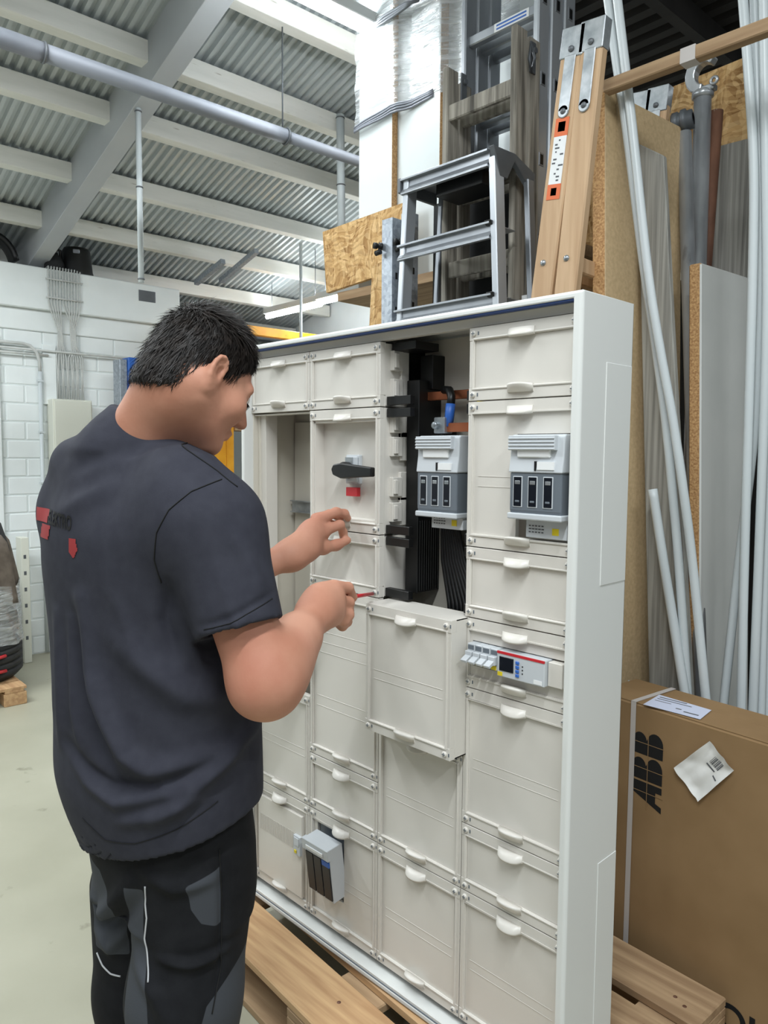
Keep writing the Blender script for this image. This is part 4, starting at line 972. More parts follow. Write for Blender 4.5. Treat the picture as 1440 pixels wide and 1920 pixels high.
seam(bvh, [(0.756, -0.603, 1.157), (0.795, -0.581, 1.17), (0.841, -0.548, 1.199)], 'cuff_seam', 'black_print', shirt, .0008)
seam(bvh, [(0.531, -0.723, 0.796), (0.578, -0.697, 0.774), (0.63, -0.665, 0.784), (0.701, -0.635, 0.813), (0.772, -0.618, 0.848)], 'hem_seam', 'black_print', shirt, .0008)
def patch(poly, name, mt, dens=.004, lift=.0012):
    xs = [np.array(p) @ SIDE for p in poly]; zs = [p[2] for p in poly]; nx = max(2, int((max(xs) - min(xs)) / dens)); nz = max(2, int((max(zs) - min(zs)) / dens))
    def inside(x, z):
        c = False; j = len(poly) - 1
        for i in range(len(poly)):
            if (zs[i] > z) != (zs[j] > z) and x < (xs[j] - xs[i]) * (z - zs[i]) / (zs[j] - zs[i]) + xs[i]: c = not c
            j = i
        return c
    base = np.array(poly[0]); b0 = base - SIDE * (base @ SIDE) / (SIDE @ SIDE); m = M(); idx = {}; vs = []; fs = []
    def vert(i, j):
        if (i, j) not in idx:
            x = min(xs) + (max(xs) - min(xs)) * i / nx; z = min(zs) + (max(zs) - min(zs)) * j / nz
            p = b0 + SIDE * x / (SIDE @ SIDE); h = on_cloth(bvh, (p[0], p[1], z), lift); idx[i, j] = None if h is None else len(vs)
            if h is not None: vs.append(h)
        return idx[i, j]
    for i in range(nx):
        for j in range(nz):
            if inside(min(xs) + (max(xs) - min(xs)) * (i + .5) / nx, min(zs) + (max(zs) - min(zs)) * (j + .5) / nz):
                q = [vert(i, j), vert(i + 1, j), vert(i + 1, j + 1), vert(i, j + 1)]
                if None not in q: fs.append(q)
    m.add(vs, fs, 0, True); return m.build(name, mt, shirt)
patch([(0.357, -0.726, 1.325), (0.421, -0.718, 1.325), (0.418, -0.72, 1.301), (0.359, -0.727, 1.301)], 'print_block', 'red_print', .003)
patch([(0.39, -0.724, 1.297), (0.434, -0.718, 1.298), (0.428, -0.72, 1.274), (0.384, -0.726, 1.273)], 'print_block', 'red_print', .003)
patch([(0.493, -0.702, 1.282), (0.508, -0.695, 1.281), (0.513, -0.693, 1.264), (0.505, -0.699, 1.248), (0.495, -0.703, 1.258)], 'print_block', 'red_print', .002)
tv, tf = text_mesh('ELEKTRO', .034, 0, .0011)
o_ = np.array((0.422, -0.719, 1.303)); e_ = np.array((0.497, -0.699, 1.296)) - o_; W_ = max(v[0] for v in tv)
vs = [on_cloth(bvh, o_ + e_ * (x / W_) + np.array((0, 0, 1)) * y * .95, .0016) for x, y, _ in tv]
m = M(); m.add([v if v is not None else Vector(o_) for v in vs], tf); m.build('print_lettering', 'black_print', shirt)

# --- trousers
f = Field((.14, -.92, .03), (.96, -.26, .86), .0044)
f.loft([(.60, *(0.535, -0.556, 0.582)[:2], .165, .115), (.70, *(0.53, -0.552, 0.662)[:2], .182, .128), (.84, *(0.512, -0.556, 0.793)[:2], .180, .125)], RB, 0, 2.2)
for (hip, kn, an), rk in zip(legs, (.098, .090)):
    f.cap(hip + np.array((0, 0, -.02)), kn, .104, rk, .025); f.cap(kn, an + np.array((0, 0, .0)), rk, .080, .03)
    f.cap(an, an + np.array((0, 0, -.05)), .076, .076, .01)
    f.cap(an - np.array((0, 0, .10)), an + np.array((0, 0, -.01)), .052, .052, 0, True)
P, F = f.mesh(2); vn = normals(P, F); sco = P @ SIDE; zco = P[:, 2]; back = np.clip(-(vn @ FB) * .9 + (vn @ RB) * .6 + .35, 0, 1)
fold([(0.63, -0.652, 0.714), (0.666, -0.618, 0.696), (0.71, -0.572, 0.706)], .006, .012)
fold([(0.421, -0.641, 0.61), (0.434, -0.632, 0.569), (0.609, -0.676, 0.695)], .010, .014)
fold([(0.43, -0.64, 0.538), (0.449, -0.619, 0.551), (0.625, -0.663, 0.669)], -.008, .012)
fold([(0.655, -0.643, 0.574), (0.693, -0.605, 0.565), (0.728, -0.569, 0.57)], .008, .008)
fold([(0.624, -0.677, 0.551), (0.658, -0.646, 0.516), (0.68, -0.629, 0.471)], .007, .014)
fold([(0.422, -0.649, 0.528), (0.446, -0.629, 0.498), (0.616, -0.681, 0.592)], .006, .012)
fold([(0.713, -0.563, 0.751), (0.722, -0.566, 0.643), (0.724, -0.578, 0.525)], -.004, .006)
# grey panels sewn into the work trousers: signed distance to each outline, kept on the points
seen = (vn @ np.array((.714, -.70, 0))) > -.2
def outline(poly):
    q = np.array([(np.array(p) @ SIDE, p[2]) for p in poly]); d = np.full(len(P), 9.0); ins = np.zeros(len(P), bool); zz, ss = P[:, 2], P @ SIDE
    for i in range(len(q)):
        u, w = q[i - 1], q[i]; e = w - u; t = np.clip(((ss - u[0]) * e[0] + (zz - u[1]) * e[1]) / (e @ e), 0, 1)
        d = np.minimum(d, np.hypot(ss - u[0] - t * e[0], zz - u[1] - t * e[1]))
        ins ^= ((u[1] > zz) != (w[1] > zz)) & (ss < (w[0] - u[0]) * (zz - u[1]) / ((w[1] - u[1]) or 1e-9) + u[0])
    return np.where(ins & seen, d, -d)
sd_ = np.full(len(P), -1.0)
for poly in ([(0.684, -0.606, 0.704), (0.719, -0.568, 0.721), (0.724, -0.575, 0.619), (0.704, -0.594, 0.632), (0.691, -0.604, 0.659)],
             [(0.425, -0.672, 0.686), (0.46, -0.636, 0.681), (0.501, -0.629, 0.629), (0.51, -0.635, 0.491), (0.444, -0.675, 0.487)],
             [(0.576, -0.66, 0.684), (0.616, -0.649, 0.685), (0.619, -0.653, 0.614), (0.632, -0.65, 0.528), (0.652, -0.645, 0.386), (0.593, -0.679, 0.37)],
             [(0.733, -0.607, 0.495), (0.766, -0.568, 0.543), (0.792, -0.567, 0.323), (0.712, -0.649, 0.322)], [(0.588, -0.67, 0.499), (0.638, -0.65, 0.468), (0.701, -0.633, 0.304), (0.599, -0.684, 0.268)]): sd_ = np.maximum(sd_, outline(poly))
trousers = np_object('trousers', [(P, F)], ['trouser'], man)
at = trousers.data.attributes.new('panel', 'FLOAT', 'POINT'); at.data.foreach_set('value', np.clip(sd_ * 40 + .5, 0, 1).astype(np.float32))
tm = MT['trouser']; nt = tm.node_tree; N_ = nt.nodes; PB = N_['Principled BSDF']; old = PB.inputs['Base Color'].links[0].from_socket
an_ = N_.new('ShaderNodeAttribute'); an_.attribute_name = 'panel'; mr_ = N_.new('ShaderNodeMapRange'); mr_.inputs[1].default_value = .48; mr_.inputs[2].default_value = .52
nt.links.new(an_.outputs['Fac'], mr_.inputs[0]); mx_ = N_.new('ShaderNodeMix'); mx_.data_type = 'RGBA'; nt.links.new(mr_.outputs[0], mx_.inputs[0]); nt.links.new(old, mx_.inputs[6]); mx_.inputs[7].default_value = lin(66, 69, 74); nt.links.new(mx_.outputs[2], PB.inputs['Base Color'])
bvt = BVHTree.FromPolygons([tuple(p) for p in P], [tuple(int(i) for i in q) for q in F])
seam(bvt, [(0.63, -0.655, 0.694), (0.631, -0.658, 0.66), (0.634, -0.657, 0.637), (0.633, -0.662, 0.601), (0.64, -0.659, 0.561), (0.645, -0.657, 0.539)], 'reflective_piping', 'reflective', trousers, .0016)
seam(bvt, [(0.425, -0.652, 0.475), (0.436, -0.643, 0.457), (0.449, -0.63, 0.447), (0.464, -0.616, 0.446)], 'reflective_piping', 'reflective', trousers, .0016)
seam(bvt, [(0.712, -0.565, 0.751), (0.719, -0.567, 0.661), (0.725, -0.575, 0.543), (0.722, -0.585, 0.48)], 'side_seam', 'black_print', trousers, .0012)
# --- safety shoes
for hip, kn, an in legs:
    f = Field(an + np.array((-.09, -.14, -.10)), an + np.array((.09, .26, .06)), .006)
    f.ell(an + FB * .12 + np.array((0, 0, -.050)), (.046, .105, .040), np.stack([RB, FB, (0, 0, 1)], 1), 0); f.ell(an + FB * -.005 + np.array((0, 0, -.04)), (.042, .062, .05), None, .03)
    f.cap(an + np.array((0, 0, -.03)), an + np.array((0, 0, .02)), .042, .046, .02); f.plane(an + np.array((0, 0, -.088)), (0, 0, -1), 0)
    np_object('shoe', [f.mesh(1)], ['black_rough'], man)

# --- the screwdriver in his right hand
tip, grip0 = V((0.53, -0.027, 1.102)), V((0.65, -0.234, 1.135)); ax = (tip - grip0).normalized(); butt = grip0 - ax * .045
sd = empty('screwdriver', butt, label='red insulated screwdriver in the right fist of the man, on a cover screw', category='screwdriver')
M().tube([butt, butt + ax * .008, butt + ax * .05, butt + ax * .098, butt + ax * .108], [.008, .0125, .0135, .012, .008], 14).build('handle', 'red', sd)
M().tube([butt + ax * .106, tip - ax * .016], .0042, 10).build('insulation', 'red', sd)
M().tube([tip - ax * .016, tip], .0026, 8).build('blade', 'zinc', sd)
# ------------------------------------------------------------------ storage bay behind the cabinet
def down(p, q, z=0.0):             # carry the line p->q on to height z
    p, q = V(p), V(q); return p + (q - p) * ((z - p.z) / (q.z - p.z))
# tread aluminium step ladder
g = empty('step_ladder', (.15, .72, 0), label='aluminium step ladder with three flat treads and black plastic corners, nearest behind the cabinet top', category='ladder')
tl, tr, bl, br = V((-0.082, 0.72, 2.382)), V((0.287, 0.72, 2.353)), V((-0.11, 0.72, 1.92)), V((0.312, 0.72, 1.907))
for p, q in ((tl, bl), (tr, br)):
    M().beam(p, down(p, q), .024, .05, (1, 0, 0)).build('stile', 'alu_bright', g, bevel=.003)
for p, q in ((tl, bl), (tr, br)):
    a = p + V(.012, .16, -.03); M().beam(a, down(p, q) + V(.012, .18, 0), .020, .035, (1, 0, 0)).build('rear_stile', 'alu', g, bevel=.003)
wx = tr.x - tl.x
for i in range(10):
    z = 2.375 - .222 * i; t = (tl.z - z) / (tl.z - bl.z); xl = tl.x + (bl.x - tl.x) * t - .018; xr = tr.x + (br.x - tr.x) * t - .01; y = .695
    m = M().box(xl, xr, y + .006, y + .010, z - .050, z).box(xl, xr, y - .010, y + .006, z - .006, z + .001).box(xl, xr, y - .008, y + .006, z - .052, z - .045).prism([(y - .008, z - .045), (y - .006, z - .047), (y + .006, z - .030), (y + .006, z - .026)], (xl, 0, 0), (0, 1, 0), (0, 0, 1), (xr - xl, 0, 0))
    d = .20 if i == 0 else .13
    m.box(xl, xr, y, y + d, z - .004, z)
    for k in range(5): m.box(xl, xr, y + .008 + k * d / 6, y + .012 + k * d / 6, z, z + .002)
    if i == 0: m.box(xl, xr, y + d - .004, y + d, z - .03, z)
    m.build('tread', 'alu', g, bevel=.001)
    if i < 4 and i: M().prism([(y - .012, z + .004), (y + .05, z + .006), (y + .05, z - .03), (y + .02, z - .012), (y - .004, z - .010)], (xr - .018, 0, 0), (0, 1, 0), (0, 0, 1), (.026, 0, 0)).build('plastic_corner', 'black', g, bevel=.002)
z = 2.380
M().prism([(.685, z), (.80, z + .004), (.91, z - .03), (.91, z - .07), (.88, z - .08), (.80, z - .02), (.76, z - .085), (.72, z - .085), (.70, z - .03)], (tr.x - .004, 0, 0), (0, 1, 0), (0, 0, 1), (.020, 0, 0)).build('end_cap', 'steel_dark', g, bevel=.002)
M().box(tl.x - .03, tl.x - .018, .685, .88, z - .05, z).build('end_cap', 'steel_dark', g, bevel=.002)
M().box(tr.x + .0125, tr.x + .0135, .703, .737, 2.17, 2.27).box(tr.x + .0135, tr.x + .0138, .707, .733, 2.19, 2.25, 1).build('safety_label', ['label_white', 'sticker_red'], g)
M().box(tr.x - .02, tr.x + .03, .9, .901, 1.9, 1.96).build('safety_label', 'label_white', g)
M().box(tl.x + .1, tl.x + .3, .74, .86, 2.30, 2.345).build('tray', 'black', g, bevel=.002)

# weathered wooden double ladder
g = empty('wooden_ladder', (.12, .9, 0), label='weathered grey wooden double ladder between the step ladder and the aluminium ladder', category='ladder')
for k, y in enumerate((.90, .975)):
    for x, zt in ((-.062, 2.80 - k * .03), (.235, 2.83 - k * .01)):
        M().beam((x, y, zt), (x + .03, y - .01, 0), .026, .062, (1, 0, 0)).build('stile', 'wood_grey', g, bevel=.004)
    for i in range(9):
        z = 2.64 - i * .275
        if z > .1: M().box(-.055, .235, y - .024, y - .004, z - .028, z + .028).build('rung', 'wood_grey', g, bevel=.004)
for x in (-.046, .252):
    m = M().beam((x, .955, 2.80), (x, .955, 2.70), .006, .03, (1, 0, 0)); m.tube([(x - .006, .955, 2.77), (x + .014, .955, 2.77)], .010, 10)
    m.build('hinge', 'steel_dark', g, bevel=.001)
m = M().tube([(.262, .93, 2.78), (.268, .945, 2.74), (.266, .93, 2.69), (.262, .92, 2.73), (.262, .93, 2.78)], .005, 6); m.build('hook', 'steel_dark', g)

# three-part aluminium extension ladder
g = empty('extension_ladder', (.12, 1.1, 0), label='tall three-part aluminium ladder with black rung plugs, behind the weathered wooden ladder', category='ladder')
for k, y in enumerate((1.06, 1.135, 1.21)):
    for x, s in ((-.118, -1), (.205 + k * .004, 1)):
        m = M().box(x - .006, x + .018, y - .034, y + .034, .0, 3.25); m.build('stile', 'alu_bright' if s > 0 else 'alu', g, bevel=.005)
    for i in range(12):
        z = 2.965 - i * .27
        if z > .1:
            M().box(-.104, .20, y - .016, y + .016, z - .018, z + .018).build('rung', 'alu', g, bevel=.004)
            M().box(.220 + k * .004, .2245 + k * .004, y - .014, y + .014, z + .010, z + .055).box(.2235 + k * .004, .226 + k * .004, y - .009, y + .009, z + .016, z + .049, 1).build('rung_plug', ['alu', 'black'], g, bevel=.001)
M().box(.02, .17, 1.0425, 1.0435, 2.950, 2.98).box(.03, .16, 1.042, 1.0426, 2.968, 2.974, 1).box(.03, .16, 1.042, 1.0426, 2.956, 2.962, 1).build('notice_label', ['label_white', 'blue'], g)

# oak double ladder turned side-on
g = empty('oak_ladder', (.60, .62, 0), label='light oak double ladder with steel hinge caps and an orange and white sticker', category='ladder')
A = (((0.641, 0.6, 2.547), (0.556, 0.6, 1.88)), ((0.698, 0.6, 2.544), (0.632, 0.6, 1.876)))
for k, (p, q) in enumerate(A):
    p, q = V(p), V(q); b = down(p, q)
    for y in (.0, .52):
        o = V(0 if y == 0 else -.075, y, 0 if y == 0 else .03)
        M().beam(p + o, b + V(0, y, 0), .068, .030, (1, 0, 0)).build('stile', 'wood_light', g, bevel=.004)
        d = (b - p).normalized(); sdx = V(1, 0, 0)
        m = M().beam(p + o - d * .012, p + o + d * .065, .071, .036, sdx)
        m.beam(p + o + d * .06 + V(0, -.0175, 0), p + o + d * .20 + V(0, -.0175, 0), .034, .005, sdx); c = p + o + d * .20 + V(0, -.0175, 0)
        m.tube([c + V(0, -.0025, 0), c + V(0, .0025, 0)], .017, 14); m.build('hinge_cap', 'zinc', g, bevel=.002)
        for e in (.045, .20):
            c = p + o + d * e + V(0, -.02, 0); M().lathe([(.0001, -.005), (.006, -.004), (.0085, 0)], c, 10, 0, (0, 1, 0)).build('bolt', 'steel_dark', g)
    for i in range(7):
        z = 1.96 - .29 * i; c = p + (b - p) * ((p.z - z) / p.z)
        M().beam(c + V(-.02, .01, 0), c + V(-.04, .52, 0), .022, .045, (1, 0, 0)).build('rung', 'wood_light', g, bevel=.004)
        M().lathe([(.0001, -.006), (.006, -.005), (.009, 0)], c + V(-.005, -.0155, 0), 10, 0, (0, 1, 0)).build('bolt', 'zinc', g)
p, q = V(A[0][0]), V(A[0][1]); d = (q - p).normalized(); sx = V(1, 0, 0)
def tag_on(a, b, w, nm, mt, off=0): M().beam(p + d * a + V(off, -.0158, 0), p + d * b + V(off, -.0158, 0), w, .0012, sx).build(nm, mt, g)
tag_on(.215, .262, .042, 'sticker', 'sticker_red'); tag_on(.262, .385, .040, 'sticker', 'label_white'); tag_on(.385, .425, .042, 'sticker', 'sticker_red'); tag_on(.225, .25, .022, 'sticker_mark', 'label_white')
m = M()
for i in range(12): 
    a = .27 + i * .0095; off = random.uniform(-.012, .012); m.beam(p + d * a + V(off, -.0166, 0), p + d * (a + .004) + V(off, -.0166, 0), random.uniform(.004, .016), .0006, sx)
m.build('sticker_print', 'grey_print', g); tag_on(.395, .415, .018, 'sticker_mark', 'yellow')

# panels stored on edge
def stored_panel(name, x0, x1, y0, ang, L, zt, lean, mats, lbl, cat, bevel=.002):
    d = V(math.sin(math.radians(ang)), math.cos(math.radians(ang)), 0); m = M(); w = x1 - x0
    c = []
    for z in (0, zt):
        sh = lean * (zt - z)
        for a, e in ((x0, 0), (x1, 0), (x1, L), (x0, L)): c.append(V(a + sh, y0, z) + d * e)
    m.add(c, [(0, 3, 7, 4), (1, 2, 6, 5)], 0); m.add(c, [(0, 3, 2, 1), (4, 5, 6, 7), (0, 1, 5, 4), (2, 3, 7, 6)], 1)
    return m.build(name, mats, label=lbl, category=cat, bevel=bevel)
stored_panel('chipboard_panel', .602, .643, .75, 6, .40, 2.456, .033, ['chip_face', 'chip_edge'], 'tall beige chipboard panel stored on edge beside the oak ladder', 'board')
stored_panel('laminate_board', .789, .826, 1.0, 6, .30, 1.99, .038, ['melamine', 'chip_edge'], 'tall white laminated chipboard panel with raw brown edge', 'board', .004)
M().hexa([(0.666, 0.9, 2.343), (0.748, 0.9, 2.286), tuple(down((0.748, 0.9, 2.286), (0.797, 0.9, 1.756))), tuple(down((0.666, 0.9, 2.343), (0.7, 0.9, 1.765))),
          tuple(V((0.666, 0.9, 2.343)) + V(0, .022, 0)), tuple(V((0.748, 0.9, 2.286)) + V(0, .022, 0)), tuple(down((0.748, 0.9, 2.286), (0.797, 0.9, 1.756)) + V(0, .022, 0)), tuple(down((0.666, 0.9, 2.343), (0.7, 0.9, 1.765)) + V(0, .022, 0))]).build('plank', 'board_grey', bevel=.003, label='weathered grey plank leaning on the beige chipboard panel', category='plank')
M().hexa([(0.698, 1.36, 2.452), (0.815, 1.36, 2.449), tuple(down((0.815, 1.36, 2.449), (0.815, 1.36, 2.026))), tuple(down((0.698, 1.36, 2.452), (0.7, 1.36, 2.063))),
          tuple(V((0.698, 1.36, 2.452)) + V(0, .03, 0)), tuple(V((0.815, 1.36, 2.449)) + V(0, .03, 0)), tuple(down((0.815, 1.36, 2.449), (0.815, 1.36, 2.026)) + V(0, .03, 0)), tuple(down((0.698, 1.36, 2.452), (0.7, 1.36, 2.063)) + V(0, .03, 0))]).build('plank', 'board_grey', bevel=.003, label='wide grey grooved plank right of the rusty pipe', category='plank')
g = empty('timber_batten', (1.05, .735, 2.41), label='brown timber batten laid level across the tops of the stored panels', category='batten')
M().box(.655, 1.75, .715, .749, 2.428, 2.462).build('batten', 'pallet_old', g, bevel=.003)
M().box(.873, .912, .7135, .7505, 2.4265, 2.4635).build('tape', 'strap', g, label='clear tape band')

# pipes standing upright
g = empty('clamp_pipe', (.75, 1.06, 0), label='galvanised pipe with an open hook clamp on top', category='pipe')
a, b = V((0.716, 1.22, 2.567)), V((0.721, 1.22, 2.068)); fl = down(a, b)
M().tube([fl, a], .0265, 20).build('pipe', 'pipe_galv', g)
m = M().lathe([(.0265, -.012), (.033, -.008), (.033, .006), (.0265, .012)], a, 20); m.build('collar', 'pipe_galv', g)
cc = a + V(.006, -.004, .060); m = M(); out = []; inn = []
for i in range(13):
    t = math.radians(40 + i * 19); out.append((cc.x + .052 * math.cos(t) - .006, cc.z + .060 * math.sin(t))); inn.append((cc.x + .027 * math.cos(t), cc.z + .032 * math.sin(t)))
m.prism(out + inn[::-1], (0, cc.y - .018, 0), (1, 0, 0), (0, 0, 1), (0, .036, 0)); m.box(a.x - .030, a.x + .040, a.y - .016, a.y + .016, a.z + .004, a.z + .022)
m.build('hook_clamp', 'pipe_galv', g, bevel=.004, seg=2)
c = a + V(.042, -.02, .024); M().ring(c, (0, 1, 0), .010, .005, 16, 6).build('lug', 'pipe_galv', g)
g = empty('coupler_pipe', (.74, .985, 0), label='galvanised pipe with a ribbed dark coupling on top', category='pipe')
a, b = V((0.688, 1.16, 2.441)), V((0.759, 1.1, 1.781)); fl = down(a, b)
M().tube([fl, a], .0215, 18).build('pipe', 'pipe_galv', g)
m = M(); c = a + V(-.004, 0, .036); m.lathe([(.016, -.034), (.030, -.034), (.034, -.030), (.034, -.014), (.030, -.012), (.030, -.006), (.036, -.004), (.036, .010), (.029, .012), (.029, .028), (.018, .030)], c, 20, 0, (1, .2, .1)); m.build('coupling', 'steel_dark', g)
M().lathe([(.022, -.09), (.0235, -.085), (.0235, -.03), (.022, -.02)], a, 18).build('thread_wrap', 'board_grey', g)
a, b = V((0.745, 1.26, 2.522)), V((0.728, 1.26, 2.04))
M().tube([down(a, b), a - (a - b).normalized() * .001, a], [.0205, .0205, .018], 18).build('rusty_pipe', 'rust', label='rusty brown pipe standing right of the hook clamp pipe', category='pipe')
# white conduits
def conduit(pts, lbl, r=.0125, ext=None):
    pts = [V(p) for p in pts]
    if pts[-1].z < 1.2: pts.append(down(pts[-2], pts[-1]))
    if ext: pts.insert(0, pts[0] + (pts[0] - pts[1]).normalized() * ext)
    q = []
    for i in range(len(pts) - 1):
        p0, p1, p2, p3 = pts[max(i - 1, 0)], pts[i], pts[i + 1], pts[min(i + 2, len(pts) - 1)]
        for k in range(5):
            t = k / 5; q.append(.5 * ((2 * p1) + (p2 - p0) * t + (2 * p0 - 5 * p1 + 4 * p2 - p3) * t * t + (3 * p1 - p0 - 3 * p2 + p3) * t ** 3))
    q.append(pts[-1])
    return M().tube(q, r, 12).build('conduit', 'white_conduit', label=lbl, category='conduit', group='white conduits leaning in the storage bay')
conduit([(0.658, 0.775, 2.695), (0.687, 0.775, 2.514), (0.713, 0.78, 2.336), (0.766, 0.79, 1.951), (0.802, 0.8, 1.744), (0.842, 0.815, 1.536), (0.875, 0.83, 1.328), (0.903, 0.845, 1.12), (0.949, 0.86, 0.743)], 'white conduit crossing the beige chipboard, right one of the leaning pair', ext=.25)
conduit([(0.62, 0.79, 2.717), (0.653, 0.79, 2.531), (0.683, 0.8, 2.351), (0.74, 0.82, 1.961), (0.776, 0.83, 1.75), (0.809, 0.84, 1.538), (0.834, 0.85, 1.326), (0.857, 0.86, 1.113), (0.889, 0.875, 0.753)], 'white conduit crossing the beige chipboard, left one of the leaning pair', ext=.25)
conduit([(0.78, 0.84, 1.331), (0.814, 0.845, 1.145), (0.848, 0.85, 0.969), (0.892, 0.855, 0.744)], 'short white conduit with an open end below the grey plank', .0135)
conduit([(0.638, 0.87, 0.883), (0.689, 0.87, 0.776), (0.714, 0.87, 0.714)], 'short white conduit just right of the cabinet, its end above the carton', .011)
RBUN = [([(0.94, 0.93, 2.647), (0.962, 0.93, 2.455), (0.984, 0.935, 2.22), (0.993, 0.94, 1.92), (1.001, 0.95, 1.19), (1.011, 0.95, 0.708)], 'white conduit, leftmost of the upright bundle'),
        ([(0.958, 0.96, 2.652), (0.983, 0.96, 2.32), (1.001, 0.97, 1.99), (1.003, 0.98, 1.538), (0.976, 0.98, 1.118), (0.951, 0.98, 0.699)], 'white conduit with a yellow tape mark, swinging left at its foot'),
        ([(0.993, 0.93, 2.625), (1.014, 0.94, 2.213), (1.032, 0.95, 1.794), (1.036, 0.96, 1.192), (1.036, 0.97, 0.7)], 'white conduit, third from the left in the upright bundle'),
        ([(0.999, 0.97, 2.639), (1.017, 0.98, 2.223), (1.036, 0.99, 1.655), (1.038, 1, 1.189), (1.047, 1, 0.696)], 'white conduit cut by the picture edge, top and foot both in the bundle'),
        ([(0.957, 1, 2.669), (0.981, 1, 2.238), (1.007, 1.01, 1.776), (1.03, 1.02, 1.362), (1.054, 1.03, 0.69)], 'white conduit standing behind the others of the upright bundle')]
for pts, l in RBUN: last = conduit(pts, l, .0125, .2)
c = V((0.965, 0.96, 2.562)); tp = M().tube([c - V(0, 0, .014), c + V(0, 0, .014)], .0131, 12).build('tape_mark', 'yellow', label='strip of yellow tape on a conduit of the upright bundle', category='tape')

# boards and film on the platform
def flat_board(pts, y, th, name, mats, lbl, cat, **kw):
    m = M(); c = [V(p) for p in pts]; d = V(0, th, 0); n = len(c); m.add(c + [p + d for p in c], [tuple(range(n)), tuple(range(2 * n - 1, n - 1, -1))], 0)
    m.add(c + [p + d for p in c], [(i, (i + 1) % n, n + (i + 1) % n, n + i) for i in range(n)], 1)
    return m.build(name, mats, label=lbl, category=cat, **kw)
flat_board([(-1.067, 1.14, 2.486), (-1.038, 1.14, 2.195), (-0.711, 1.14, 2.216), (-0.48, 1.14, 2.23), (-0.484, 1.14, 2.501)], 1.14, .02, 'particle_board', ['osb', 'osb'], 'particle board with slanted lower edge under the white wrapped boards', 'board')
flat_board([(-0.539, 0.97, 2.204), tuple(down((-0.539, 0.97, 2.204), (-0.556, 0.97, 1.943))), tuple(down((-0.423, 0.97, 2.226), (-0.441, 0.97, 1.952))), (-0.423, 0.97, 2.226)], .97, .018, 'particle_board', ['osb', 'zinc'], 'narrow particle board strip with foil edge left of the galvanised channel', 'board')
flat_board([(0.357, 1.42, 2.715), (0.363, 1.42, 2.266), (0.821, 1.42, 2.173), (0.789, 1.42, 2.738)], 1.42, .02, 'particle_board', ['osb', 'osb'], 'yellow particle board behind the hook clamp pipe', 'board')
M().box(-.245, .195, 1.022, 1.026, 0, 2.40).build('shade_sheet', 'black_rough', label='black sheet added as the shade behind the weathered wooden ladder', category='sheet')  # put in to paint the darkness seen between the ladders
flat_board([(-0.136, 1.018, 2.39), tuple(down((-0.136, 1.018, 2.39), (-0.138, 1.018, 1.943))), tuple(down((-0.079, 1.018, 2.393), (-0.08, 1.018, 1.936))), (-0.079, 1.018, 2.393)], 1.014, .003, 'particle_board', ['osb', 'osb'], 'particle board glimpsed between the ladder rungs', 'board')
flat_board([(0.117, 1.38, 2.57), (0.135, 1.38, 1.957), (0.271, 1.38, 1.94), (0.251, 1.38, 2.535)], 1.38, .02, 'particle_board', ['osb', 'osb'], 'particle board glimpsed between the oak ladder and the chipboard', 'board')
M().box(-.98, .3, 1.16, 1.90, 2.15, 2.19).build('platform_deck', 'pallet_old', label='brown wooden platform plank showing under the particle board', category='platform')
M().box(-.80, .62, 1.86, 1.93, 0, 2.15).build('shade_backing', 'void_shade', kind='structure')  # second added backing, painted dark for the shade under the platform
def wrapped(x0, x1, y0, y1, z1, lbl):
    m = M().box(x0, x1, y0, y1, 2.19, z1)
    m.mi = [1] * 6; 
    for i in (2, 4): m.mi[i] = 0
    return m.build('white_board', ['white_board', 'chip_edge'], label=lbl, category='board', group='white boards on the platform', bevel=.0015)
xa, xb_, xc, xd = (-0.876, 1.2, 2.713)[0], (-0.658, 1.2, 2.659)[0], (-0.407, 1.235, 2.779)[0], (0.033, 1.285, 3.041)[0]
wrapped(xa, xb_, 1.20, 1.235, 3.56, 'white board at the left end of the film-wrapped row, above the particle board')
wrapped(xb_ - .06, xc, 1.235, 1.285, 3.60, 'middle white board of the film-wrapped row, left of the weathered ladder')
wrapped(xc - .06, xd, 1.285, 1.32, 3.66, 'white board behind the aluminium ladder, right end of the film-wrapped row')
g = empty('stretch_film', (xa, 1.18, 2.8), label='shiny clear stretch film wrapped round the upper white boards', category='film')
zl0, zl1 = (-0.836, 1.185, 2.908)[2], (-0.337, 1.185, 2.951)[2]; xf1 = (-0.337, 1.185, 2.951)[0]
def film(u, v):
    x = xa - .012 + (xd - xa - .06) * u; zb = zl0 + (zl1 - zl0) * (x - xa) / (xf1 - xa) if x < xf1 else zl1 + (x - xf1) * .3
    z = zb + (3.6 - zb) * v; st = (1.190 if x < xb_ + .02 else 1.190 + .045 * min(1, (x - xb_ - .02) / .06)) + (0.045 * max(0, min(1, (x - xc) / .06)))
    return (x, st - .004 + .0045 * math.sin(38 * z + 14 * x) * math.sin(9 * x + 3 * z) + .002 * math.sin(90 * z - 31 * x), z)
M().sheet(film, 60, 60).build('film_sheet', 'film', g)
for k in range(4):
    q = []
    for i in range(16):
        u = i / 15; p = film(u * .52, 0); q.append((p[0], p[1] - .004, p[2] + .006 * k - .004 * math.sin(4 * u + k) + .004 * u * k))
    M().tube(q, .0055, 6).build('film_edge', 'pipe_grey', g)
q = [((-0.826, 1.18, 3.317)), ((-0.69, 1.175, 3.313)), ((-0.56, 1.175, 3.324)), ((-0.484, 1.18, 3.338))]
for k in range(3): M().tube([V(p) + V(0, -.002 * k, .012 * k * math.sin(i * 1.3)) for i, p in enumerate(q)], [.003, .007, .008, .006], 6).build('film_edge', 'steel_dark', g)
